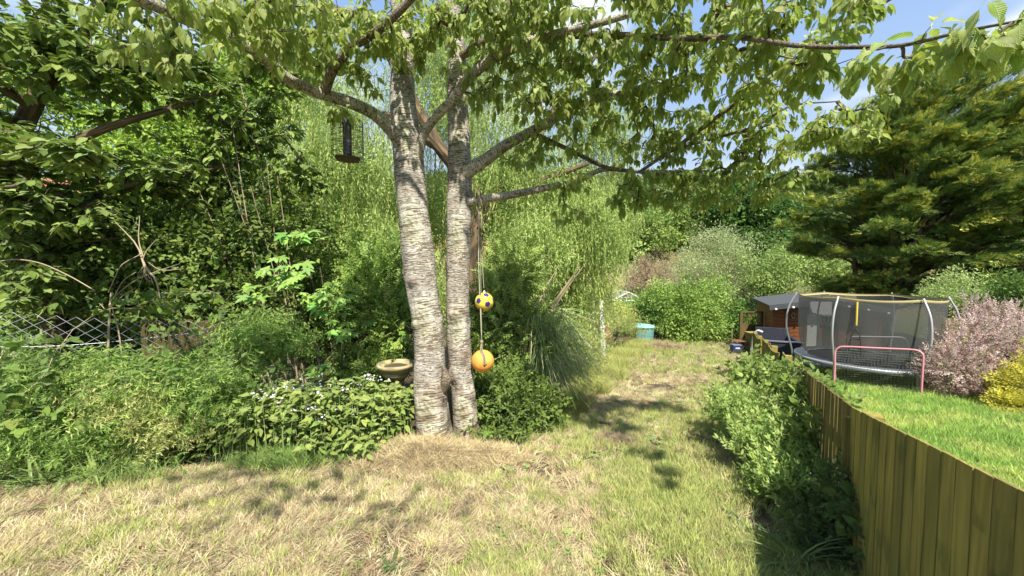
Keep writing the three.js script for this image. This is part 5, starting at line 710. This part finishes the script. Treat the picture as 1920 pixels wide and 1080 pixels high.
// caged bird feeder on the left branch
{
  const c = [-1.606,2.553,-3.82], t = group('bird_feeder', 'caged seed feeder with a dark tube hanging under the left cherry branch', 'bird feeder', c); const dk = std({ color: lin(.045, .045, .04), roughness: .5, metalness: .3 }), W = [];
  const rC = .145, H = .42, ring = (y, r, q = .0024) => { const p = []; for (let i = 0; i <= 36; i++) p.push(V(Math.cos(i / 36 * 6.2832) * r, y, Math.sin(i / 36 * 6.2832) * r)); return tube(p, q, 5, { cap: false }); };
  for (let i = 0; i < 20; i++) { const a = i / 20 * 6.2832, p = []; for (let k = 0; k <= 14; k++) { const u = k / 14, r = u > .82 ? rC * Math.sqrt(Math.max(0, 1 - ((u - .82) / .2) ** 2)) : rC; p.push(V(Math.cos(a) * r, u * H, Math.sin(a) * r)); } W.push(tube(p, .0018, 4, { cap: false })); } for (let k = 0; k < 8; k++) W.push(ring(.01 + k * .05, rC)); part('cage', mergeGeometries(W), dk, t);
  const tb = new THREE.CylinderGeometry(.042, .042, .30, 20); tb.translate(0, .20, 0); part('seed_tube', tb, new THREE.MeshPhysicalMaterial({ color: lin(.25, .24, .2), roughness: .25, transmission: .75, thickness: 0, side: THREE.DoubleSide }), t); const sd = new THREE.CylinderGeometry(.036, .036, .12, 16); sd.translate(0, .11, 0); part('seed', sd, std({ color: lin(.10, .075, .045) }), t);
  const cp = new THREE.CylinderGeometry(.046, .05, .045, 20); cp.translate(0, .36, 0); part('cap', cp, dk, t); const fr = []; for (let i = 0; i < 4; i++) { const a = i * 1.571 + .4; fr.push(tube([V(Math.cos(a) * .044, .04, Math.sin(a) * .044), V(Math.cos(a) * .044, .36, Math.sin(a) * .044)], .004, 5)); } part('guard_bars', mergeGeometries(fr), dk, t);
  part('tray', new THREE.LatheGeometry([[.0, .0], [.10, .004], [.115, .02], [.12, .02], [.105, -.004], [0, -.008]].map((q) => new THREE.Vector2(q[0], q[1])), 32), std({ color: lin(.07, .05, .04), roughness: .8 }), t);
  part('hanger', tube(smooth([V(0, H, 0), V(.01, H + .08, 0), V(-.01, VA([-1.604,3.123,-3.82]).y - c[1], 0)], 8), .003, 5), dk, t);
}
// stone urn behind the cherry
{
  const c = [-1.453,0.296,-4.75], gy = groundY(c[0], c[2]), hh = c[1] - gy, t = group('stone_urn', 'weathered stone urn planter behind the left cherry stem', 'urn', [c[0], gy, c[2]]);
  const st = std({ map: tex(256, 256, (u, v, o) => { const a = fbm(u * 10, v * 10, 2, 5, 10, 10), m = sstep(.5, .7, fbm(u * 6, v * 6, 8, 4, 6, 6)); const k = .5 + .5 * a; o[0] = k * (1 - .35 * m); o[1] = k * (.95 - .22 * m); o[2] = k * (.8 - .35 * m); }), bumpMap: litterBump, bumpScale: .006, color: lin(.55, .5, .38), roughness: 1 });
  const L = (pr) => new THREE.LatheGeometry(pr.map((q) => new THREE.Vector2(q[0], hh + q[1])), 48);
  part('bowl', L([[.02, -.20], [.10, -.19], [.135, -.165], [.14, -.15], [.15, -.145], [.155, -.13], [.165, -.12], [.17, -.095], [.165, -.085], [.19, -.06], [.222, -.035], [.238, -.012], [.235, .01], [.218, .018], [.195, .012], [.18, -.02], [.12, -.05], [.01, -.055]]), st, t);
  part('pedestal', L([[.01, -hh + .0], [.17, -hh], [.17, -hh + .08], [.12, -hh + .1], [.085, -.45], [.08, -.3], [.1, -.22], [.11, -.195], [.02, -.19]]), st, t);
  const so = new THREE.SphereGeometry(.175, 24, 10, 0, 6.2832, 0, 1.2); so.scale(1, .32, 1); so.translate(0, hh - .055, 0); part('soil', so, std({ color: lin(.12, .085, .05), bumpMap: litterBump, bumpScale: .03, roughness: 1 }), t);
}
// ---------- far end of the strip ----------
{
  const st = std({ bumpMap: woodTex.bump, bumpScale: .008, color: lin(.74, .73, .72), roughness: .95 }); const mk = (label, a, b, w) => { const t = group('garden_stake', label, 'post', a, 'upright stakes at the left edge of the strip'), A = VA(a), Bv = VA(b), h = Bv.distanceTo(A) + .2, g = box(w, h, w * .7); g.rotateZ(-(Bv.x - A.x) / h); g.translate((A.x + Bv.x) / 2 - A.x, h / 2 - .2, 0); part('stake', g, st, t); const w2 = tube([V(-.09, .8, .08), V(.1, .82, .08)], .006, 5); part('wire_tie', w2, wireMat, t); };
  mk('thicker pale weathered stake beside the mown strip', [3.064,-1.503,-12.63], [2.927,0.436,-12.6], .135); mk('thinner grey stake just left of the thicker pale one', [2.939,-1.54,-12.94], [2.739,0.357,-12.7], .07);
  // teal water tank with lid
  const c = [6.732,-2.28,-19.64], t = group('water_tank', 'teal covered tank behind the wire fence at the left of the far bush', 'tank', c); const tk = std({ color: lin(.10, .26, .27), roughness: .6 }); const bd = new THREE.CylinderGeometry(.55, .5, 1.05, 28); bd.translate(0, .27, 0); part('tank', bd, tk, t); part('lid', new THREE.LatheGeometry([[.0, .91], [.3, .89], [.54, .82], [.59, .80], [.59, .75], [.5, .75]].map((q) => new THREE.Vector2(q[0], q[1])), 28), std({ color: lin(.22, .52, .54), roughness: .5 }), t);
  // gabled white roof
  const gb = [7.6, groundY(7.6, -25), -25], gh = group('greenhouse', 'small white framed gable roof rising above the dark bush', 'greenhouse', gb); const w = 1.05, y0 = 1.3, y1 = 1.85, wm = std({ color: lin(.75, .75, .74), roughness: .5 }), gl = new THREE.MeshPhysicalMaterial({ color: lin(.62, .68, .7), roughness: .15, transmission: .6, thickness: 0, side: THREE.DoubleSide });
  const bar = (a, b, r = .035) => wpartL('bar', tube([VA(a), VA(b)], r, 6), wm, gh); function wpartL(n, g, m, p) { return part(n, g, m, p); } for (const z of [0, -2.4]) { bar([-w, y0, z], [0, y1, z]); bar([w, y0, z], [0, y1, z]); bar([-w, y0, z], [w, y0, z]); bar([-w, 0, z], [-w, y0, z]); bar([w, 0, z], [w, y0, z]); } bar([0, y1, 0], [0, y1, -2.4]); bar([-w, y0, 0], [-w, y0, -2.4]); bar([w, y0, 0], [w, y0, -2.4]);
  const pane = (q) => { const g = new THREE.BufferGeometry(); g.setAttribute('position', new THREE.Float32BufferAttribute(q.flat(), 3)); g.setIndex([0, 1, 2, 0, 2, 3]); g.computeVertexNormals(); part('pane', g, gl, gh); }; pane([[-w, y0, 0], [0, y1, 0], [0, y1, -2.4], [-w, y0, -2.4]]); pane([[w, y0, 0], [0, y1, 0], [0, y1, -2.4], [w, y0, -2.4]]); pane([[-w, 0, 0], [w, 0, 0], [w, y0, 0], [-w, y0, 0]]);
  // post and wire fence down the left side with its ragged post
  const f = group('wire_fence', 'slack wire fence with a weathered post before the teal tank', 'fence', [6.265,-2.28,-19.64]); const pm = std({ map: woodTex.map, color: lin(.5, .44, .36), roughness: 1 }); wpart('post', tube([VA([6.292,-2.28,-19.64]), VA([5.462,-0.361,-17.2]), VA([5.483,-0.169,-17.2])], [.1, .09, .04], 7, { disp: (a, l) => .03 * (fbm(a, l * 6, 3, 3) - .5) }), pm, f); wpart('post', tube([VA([3.862,-1.754,-14.74]), VA([3.787,-0.427,-14.6])], [.03, .03], 6), pm, f); wpart('stick', tube([VA([5.418,-0.602,-17.2]), VA([5.507,-0.145,-17.2])], .02, 5), pm, f);
  for (const dy of [0, .34, .68]) wpart('wire', tube([V(3.05, -dy, -12.6), V(4.1, -.1 - dy, -14.8), V(5.6, -.3 - dy, -17.2)], .006, 4), wireMat, f);
  const rs = group('red_crate', 'faded red plastic sheet behind the stakes', 'sheet', [4.018,-1.886,-15.85]); wpart('sheet', (() => { const g = box(.3, .7, .03, 0, .5, 0); const c2 = [4.018,-1.886,-15.85]; g.translate(c2[0], c2[1] + .25, c2[2]); return g; })(), std({ color: lin(.42, .16, .12), roughness: .8 }), rs);
}
// folding table and box
{
  const c = [8.627,-1.708,-14.35], t = group('folding_table', 'low folding table with a brown slatted top beside the end of the fence', 'table', c); const lm = std({ color: lin(.03, .03, .03), roughness: .5 }), tw = std({ map: woodTex.map, color: lin(.42, .20, .12), roughness: .7 });
  for (let i = 0; i < 5; i++) part('slat', box(.56, .02, .075, 0, .47, -.18 + i * .09), tw, t); for (const z of [-.18, .18]) { part('leg', tube([V(-.26, 0, z), V(.2, .46, z)], .014, 6), lm, t); part('leg', tube([V(.26, 0, z), V(-.2, .46, z)], .014, 6), lm, t); } part('brace', tube([V(0, .23, -.18), V(0, .23, .18)], .01, 6), lm, t);
  const b = group('cool_box', 'dark blue box under the left end of the folding table', 'box', [c[0] - .34, c[1] + 0, c[2] + .25]); const bm = std({ color: lin(.03, .04, .10), roughness: .5 }); part('box_body', box(.3, .22, .24, 0, .24, 0), bm, b); part('lid', box(.32, .03, .26, 0, .365, 0), std({ color: lin(.12, .14, .24), roughness: .5 }), b); part('stand', box(.24, .13, .18, 0, .065, 0), lm, b); part('label_strip', box(.16, .04, .01, .0, .26, .125), std({ color: lin(.6, .62, .66) }), b);
}
// ---------- the neighbour's cabin, deck and furniture ----------
const cabinWood = std({ map: woodTex.map, bumpMap: woodTex.bump, bumpScale: .004, color: lin(.36, .12, .05), roughness: .6 });
{
  const c = [9.75, groundY(9.75, -14.3) , -14.3], t = group('cabin', 'brown timber cabin with a dark felt roof at the end of the deck', 'cabin', c); t.rotation.y = -.15 * 0; const W = 3.1, Dp = 3.2, H = 1.95, RH = .26, dx = .5645; // walls sheared along the fence line are avoided: the cabin is square and turned
  t.rotation.y = -.42; const boards = (x0, x1, z, n, y0, y1, rot) => { const L = []; for (let i = 0; i < n; i++) { const y = y0 + (y1 - y0) * (i + .5) / n, g = rot ? box(.04 + .006 * (i & 1), (y1 - y0) / n - .012, x1 - x0, z, y, -(x0 + x1) / 2) : box(x1 - x0, (y1 - y0) / n - .012, .04 + .006 * (i & 1), (x0 + x1) / 2, y, z); L.push(g); } return L; };
  part('front_wall', mergeGeometries([...boards(0, 1.0, 0, 14, 0, H), ...boards(1.95, W, 0, 14, 0, H), ...boards(1.0, 1.95, 0, 1, 1.78, H), box(W - .02, H - .02, .02, W / 2, H / 2, -.04).translate(0, 0, -.01)].map((g) => g.toNonIndexed())), cabinWood, t); part('side_wall', mergeGeometries(boards(0, Dp, 0, 14, 0, H, true)), cabinWood, t); part('side_wall', mergeGeometries(boards(0, Dp, W, 14, 0, H, true)), cabinWood, t); part('back_wall', box(W, H, .05, W / 2, H / 2, -Dp), cabinWood, t);
  const gs = new THREE.Shape([new THREE.Vector2(0, H), new THREE.Vector2(W, H), new THREE.Vector2(W / 2, H + RH)]); const gg = new THREE.ExtrudeGeometry(gs, { depth: .04, bevelEnabled: false }); gg.translate(0, 0, -.02); part('gable', gg, cabinWood, t);
  const roofM = std({ color: lin(.05, .055, .06), roughness: .9, bumpMap: litterBump, bumpScale: .004 }); for (const s of [-1, 1]) { const len = W / 2 + .22, a = Math.atan2(RH, W / 2), g = box(len, .06, Dp + .7); g.translate(s * len / 2, 0, 0); g.rotateZ(-s * a); g.translate(W / 2, H + RH + .045, -Dp / 2 + .1); part('roof_slope', g, roofM, t); }
  for (const s of [-1, 1]) { const len = W / 2 + .22, a = Math.atan2(RH, W / 2), g = box(len, .15, .03); g.translate(s * len / 2, -.03, 0); g.rotateZ(-s * a); g.translate(W / 2, H + RH, .47); part('barge_board', g, roofM, t); }
  const dr = part('door', box(.95, 1.76, .05, 1.475, .9, -.01), std({ color: lin(.20, .07, .035), roughness: .5 }), t); const cur = std({ color: lin(.72, .76, .76), roughness: .9 }); part('curtain', box(.34, 1.45, .02, 1.22, .93, .025), cur, dr); part('pane', box(.36, 1.45, .012, 1.70, .93, .026), new THREE.MeshPhysicalMaterial({ color: lin(.03, .035, .035), roughness: .08, side: THREE.DoubleSide }), dr); part('glazing_bar', box(.4, .03, .02, 1.7, .85, .036), cabinWood, dr);
  for (let i = 0; i < 7; i++) { const bl = new THREE.IcosahedronGeometry(.04, 2); const u = i / 6, x = u * W; bl.translate(x, H + RH * (1 - Math.abs(2 * u - 1)) - .09, .50); part('fairy_light', bl, std({ color: lin(.85, .85, .8), roughness: .2 }), t); }
  const lan = new THREE.TorusGeometry(.07, .02, 8, 18); lan.scale(.7, 1.4, 1); lan.translate(.62, 1.62, .05); part('wall_ornament', lan, std({ color: lin(.2, .18, .15), roughness: .5 }), t);
  for (const x of [.02, .42, 1.0, 1.97, W - .02]) part('upright', box(.07, H, .03, x, H / 2, .035), cabinWood, t);
}
{
  // deck of grey boards
  const t = new THREE.Group(); t.name = 'deck'; t.userData = { kind: 'structure', label: 'grey timber deck in front of the cabin', category: 'deck' }; t.position.set(10.9, groundY(10.9, -12.6), -12.6); scene.add(t); const dm = [[.42, .40, .37], [.36, .34, .32], [.47, .45, .42]].map(([r, g, b]) => std({ map: woodTex.map, color: lin(r, g, b), roughness: .95 }));
  for (let i = 0; i < 32; i++) { const g = box(3.0, .03, .112, 0, .06, 1.9 - i * .12); g.rotateX(.119); part('deck_board', g, dm[(i * 7) % 3], t); } t.rotation.y = -.42;
  // dark sofa
  const c = [8.725,-1.325,-12.4], s = group('rattan_sofa', 'dark navy rattan corner seat behind the far end of the fence', 'sofa', [c[0], groundY(c[0] + .3, c[2]) + .02, c[2]]); s.rotation.y = -.42; const sm = std({ color: lin(.018, .02, .032), roughness: .6, bumpMap: woodTex.bump, bumpScale: .01 }), cu = std({ color: lin(.10, .11, .14), roughness: .9 });
  part('base', box(1.0, .36, 1.5, 0, .2, -.5), sm, s); part('backrest', box(1.0, .95, .14, 0, .5, -1.3), sm, s); part('armrest', box(.12, .72, 1.55, .5, .38, -.5), sm, s); part('armrest', box(.12, .72, 1.55, -.5, .38, -.5), sm, s); part('seat_cushion', box(.86, .12, 1.3, 0, .44, -.5), cu, s); part('front_panel', box(1.08, .72, .1, .02, .38, .29), sm, s); part('edge_trim', box(1.12, .03, .16, .02, .755, .29), cu, s);
  // trellis panel and water butt at the back
  const tc = [9.75, groundY(9.75, -15.6), -15.6], tr = group('trellis_panel', 'wooden trellis topped panel left of the cabin', 'fence', tc); const tw = std({ map: woodTex.map, color: lin(.25, .19, .12), roughness: .9 }); part('panel', box(.8, 1.2, .05, 0, .6, 0), tw, tr); for (const x of [-.42, .42]) part('post', box(.1, 1.75, .1, x, .87, .01), tw, tr); part('top_rail', box(.8, .05, .06, 0, 1.72, 0), tw, tr); for (let i = -2; i <= 5; i++) for (const sg of [1, -1]) { const x0 = Math.max(-.38, Math.min(.38, -.9 + i * .2)), x1 = Math.max(-.38, Math.min(.38, x0 + .46)); if (x1 - x0 < .2) continue; part('lattice', tube([V(sg * x0, 1.22, .015 * sg), V(sg * x1, 1.22 + (x1 - x0), .015 * sg)], .014, 4), tw, tr); }
  const bx = group('planter_box', 'pale green wooden planter beside the sofa', 'planter', [9.15, groundY(9.15, -14.1), -14.1]); const pm = std({ map: woodTex.map, color: lin(.34, .36, .18), roughness: .9 }); for (let i = 0; i < 4; i++) part('board', box(.75, .21, .5, 0, .11 + i * .22, 0), pm, bx); part('rim', box(.82, .05, .56, 0, .91, 0), std({ map: woodTex.map, color: lin(.62, .55, .38) }), bx);
}
// ---------- trampoline ----------
const steel = std({ color: lin(.42, .42, .42), roughness: .5, metalness: .5 });
{
  const R0 = 1.36, c = [8.6, groundY(8.6, -9.3), -9.3], t = group('trampoline', 'round trampoline with curved poles and a dark safety net on the lower lawn', 'trampoline', c); const bh = .56, th = 2.12, ring = (r, y, q, n = 64) => { const p = []; for (let i = 0; i <= n; i++) p.push(V(Math.cos(i / n * 6.2832) * r, y, Math.sin(i / n * 6.2832) * r)); return tube(p, q, 7, { cap: false }); };
  part('frame_ring', ring(R0, bh, .024), steel, t); const mat = new THREE.CircleGeometry(R0 - .2, 56); mat.rotateX(-Math.PI / 2); mat.translate(0, bh - .02, 0); part('jumping_mat', mat, std({ color: lin(.02, .02, .022), roughness: .6 }), t); part('edge_pad', new THREE.LatheGeometry([[R0 - .25, bh], [R0 - .22, bh + .02], [R0 - .02, bh + .03], [R0 + .025, bh + .01], [R0 + .03, bh - .05], [R0 + .01, bh - .05]].map((q) => new THREE.Vector2(q[0], q[1])), 60), std({ color: lin(.10, .11, .12), roughness: .55 }), t);
  const A = [25, 85, 145, 205, 265, 325].map((d) => (d + 8) * Math.PI / 180);
  A.forEach((a) => { const u = V(Math.cos(a), 0, Math.sin(a)), at = (r, y) => u.clone().multiplyScalar(r).add(V(0, y, 0)); part('leg', tube(smooth([at(R0 - .04, bh), at(R0 - .02, .28), at(R0 - .02, 0)], 6), .022, 8), steel, t); part('net_pole', tube(smooth([at(R0 + .05, .12), at(R0 + .06, bh), at(R0 + .20, 1.25), at(R0 + .16, 1.75), at(R0 + .0, th)], 22), .021, 8), steel, t); });
  const netM = new THREE.MeshStandardMaterial({ color: lin(.06, .062, .058), roughness: .9, transparent: true, opacity: .63, side: THREE.DoubleSide }); const prof = [[R0 - .24, bh + .03], [R0 - .12, bh + .3], [R0 - .06, bh + .8], [R0 - .04, th - .1]]; const net = new THREE.LatheGeometry(smooth(prof.map((q) => V(q[0], q[1], 0)), 14).map((q) => new THREE.Vector2(q.x, q.y)), 72); { const p = net.attributes.position; for (let i = 0; i < p.count; i++) { const x = p.getX(i), z = p.getZ(i), a = Math.atan2(z, x), k = 1 + .018 * Math.sin(a * 17) * sstep(th, bh, p.getY(i)); p.setX(i, x * k); p.setZ(i, z * k); } net.computeVertexNormals(); } part('safety_net', net, netM, t);
  const band = new THREE.LatheGeometry([[R0 - .045, th - .075], [R0 - .03, th - .045], [R0 - .04, th - .02]].map((q) => new THREE.Vector2(q[0], q[1])), 60); { const p = band.attributes.position; for (let i = 0; i < p.count; i++) { const a = Math.atan2(p.getZ(i), p.getX(i)); p.setY(i, p.getY(i) - .035 * Math.abs(Math.sin((a - A[0]) * 3))); } } part('top_band', band, std({ color: lin(.36, .30, .14), roughness: .8 }), t);
  const da = Math.atan2(9.3, -8.42) + .12, dd = V(Math.cos(da), 0, Math.sin(da)), ds = V(-dd.z, 0, dd.x), q = (s, y, r = R0 - .015) => dd.clone().multiplyScalar(r).addScaledVector(ds, s).add(V(0, y, 0)); part('door_strap', tube([q(0, th - .1), q(.0, 1.5)], .02, 6), std({ color: lin(.55, .42, .06), roughness: .7 }), t); const blk = std({ color: lin(.015, .015, .015), roughness: .7 }); for (const s of [-1, 1]) part('ladder_strap', tube([q(0, 1.42), q(s * .07, 1.28), q(s * .13, .62)], .012, 5), blk, t); for (let i = 0; i < 3; i++) part('ladder_rung', tube([q(-.08 - .02 * i, 1.2 - i * .2), q(.08 + .02 * i, 1.2 - i * .2)], .014, 5), blk, t);
}
// basketball stand behind the trampoline
{
  const x = 8.9, z = -11.1, t = group('basketball_stand', 'grey basketball stand seen through the trampoline net', 'basketball hoop', atG(x, z)); part('pole', tube([V(0, 0, 0), V(0, 1.9, 0)], .03, 8), steel, t); part('backboard', box(.62, .42, .03, 0, 1.78, .06), std({ color: lin(.55, .56, .56), roughness: .5 }), t); const h = new THREE.TorusGeometry(.17, .012, 6, 24); h.rotateX(Math.PI / 2); h.translate(0, 1.62, .27); part('hoop', h, steel, t); const n = []; for (let i = 0; i < 10; i++) { const a = i * .628; n.push(tube([V(Math.cos(a) * .17, 1.62, .27 + Math.sin(a) * .17), V(Math.cos(a + .3) * .1, 1.32, .27 + Math.sin(a + .3) * .1)], .006, 4)); } part('hoop_net', mergeGeometries(n), std({ color: lin(.7, .7, .68) }), t); part('base', box(.5, .14, .6, 0, .07, 0), std({ color: lin(.05, .05, .05) }), t);
}
// goals
function goal(name, label, a, b, hgt, depth, frameM, netM, group_, bend = .14) {
  const A = VA(a), Bv = VA(b), t = group(name, label, 'goal', a, group_), x = Bv.clone().sub(A), Lx = Math.hypot(x.x, x.z), s = V(x.x / Lx, x.y / Lx, x.z / Lx), back = V(s.z, 0, -s.x); if (back.z > 0) back.negate(); const P = (u, y, d) => s.clone().multiplyScalar(u).addScaledVector(back, d).add(V(0, y, 0));
  const arch = [P(0, 0, 0), P(.005, hgt * .5, 0), P(0, hgt - bend, 0)]; for (let i = 1; i <= 5; i++) { const q = i / 5 * Math.PI / 2; arch.push(P(bend - Math.cos(q) * bend, hgt - bend + Math.sin(q) * bend, 0)); } arch.push(P(Lx / 2, hgt, 0)); for (let i = 0; i <= 5; i++) { const q = i / 5 * Math.PI / 2; arch.push(P(Lx - bend + Math.sin(q) * bend, hgt - bend + Math.cos(q) * bend, 0)); } arch.push(P(Lx, hgt * .5, 0), P(Lx, 0, 0)); part('frame', tube(smooth(arch, 60), .018, 9), frameM, t);
  if (depth) { part('ground_bar', tube([P(0, .02, 0), P(0.02, .02, depth), P(Lx - .02, .02, depth), P(Lx, .02, 0)], .014, 6), steel, t); const N = [], nu = Math.round(Lx / .052), nv = 17; const S = (u, v) => { const y = hgt * (1 - v) , d = depth * Math.pow(v, .8); return P(u * Lx, Math.max(.03, y * .98), d); }; for (let i = 0; i <= nu; i++) { const p = []; for (let k = 0; k <= 6; k++) p.push(S(i / nu, k / 6)); N.push(tube(p, .0025, 3, { cap: false })); } for (let k = 1; k <= nv; k++) { const p = []; for (let i = 0; i <= 8; i++) { const q = S(i / 8, k / nv); q.y -= .012 * Math.sin(i * 2.1 + k); p.push(q); } N.push(tube(p, .0025, 3, { cap: false })); } part('net', mergeGeometries(N), netM, t); }
  return t;
}
const netWhite = std({ color: lin(.30, .30, .27), roughness: 1 });
goal('football_goal', 'small football goal with a faded pink frame on the lower lawn', [7.064,-1.14,-8.32], [8.013,-1.032,-7.41], .93, .45, std({ color: lin(.56, .22, .25), roughness: .6 }), netWhite, null);
{ const a = [8.263,-1.269,-9.4], b = [9.376,-1.225,-9.03]; goal('rebound_goal', 'grey framed goal standing behind the pink one', a, b, 1.08, .0, std({ color: lin(.18, .18, .18), roughness: .5, metalness: .3 }), netWhite, null, .16); }
// ---------- far right: boundary fence and covered trailer ----------
{
  const t = group('boundary_fence', 'horizontal board fence behind the pink shrub at the right edge', 'fence', [15.5, groundY(15.5, -11.6), -11.6]); const m = std({ map: woodTex.map, color: lin(.36, .33, .24), roughness: .95 }); for (let i = 0; i < 7; i++) part('board', box(6.5, .2, .03 + .008 * (i & 1), 0, .12 + i * .22, 0), m, t); for (const x of [-3.1, 0, 3.1]) part('post', box(.12, 1.75, .1, x, .87, -.07), m, t); t.rotation.y = .12;
  const c = group('covered_store', 'low store with a curved green roof at the right edge', 'store', [17.6, groundY(17.6, -13.2), -13.2]); const g = new THREE.CylinderGeometry(1.7, 1.7, 2.6, 32, 1, true, -.75, 1.5); g.rotateX(Math.PI / 2); g.rotateY(Math.PI / 2); g.rotateX(-Math.PI / 2 * 0); const sh2 = new THREE.Shape(); sh2.moveTo(-1.7, 0); sh2.lineTo(-1.7, .25); sh2.quadraticCurveTo(0, .75, 1.7, .25); sh2.lineTo(1.7, 0); const ex = new THREE.ExtrudeGeometry(sh2, { depth: 2.2, bevelEnabled: false }); ex.translate(0, 1.75, -1.1); part('roof', ex, std({ color: lin(.14, .19, .15), roughness: .6 }), c); part('walls', box(3.1, 1.75, 2.0, 0, .875, 0), m, c);
}
// pale house wall and red roof seen through the left tree
{
  const t = group('outbuilding', 'cream wall with a reddish roof glimpsed through the left tree', 'building', [-15.5, groundY(-15.5, -13.5), -13.5]); part('wall', box(5, 5.1, 3, 0, 2.55, 0), std({ color: lin(.72, .64, .48), bumpMap: litterBump, bumpScale: .01 }), t); const rs = new THREE.Shape([new THREE.Vector2(-1.8, 5.05), new THREE.Vector2(1.8, 5.05), new THREE.Vector2(0, 6.2)]), rg = new THREE.ExtrudeGeometry(rs, { depth: 5.4, bevelEnabled: false }); rg.translate(0, 0, -2.7); rg.rotateY(Math.PI / 2); part('roof', rg, std({ color: lin(.32, .11, .07) }), t); part('window', box(.9, 1.0, .06, -.6, 3.4, 1.5), std({ color: lin(.05, .06, .07), roughness: .1 }), t);
}
renderer.render(scene, camera);
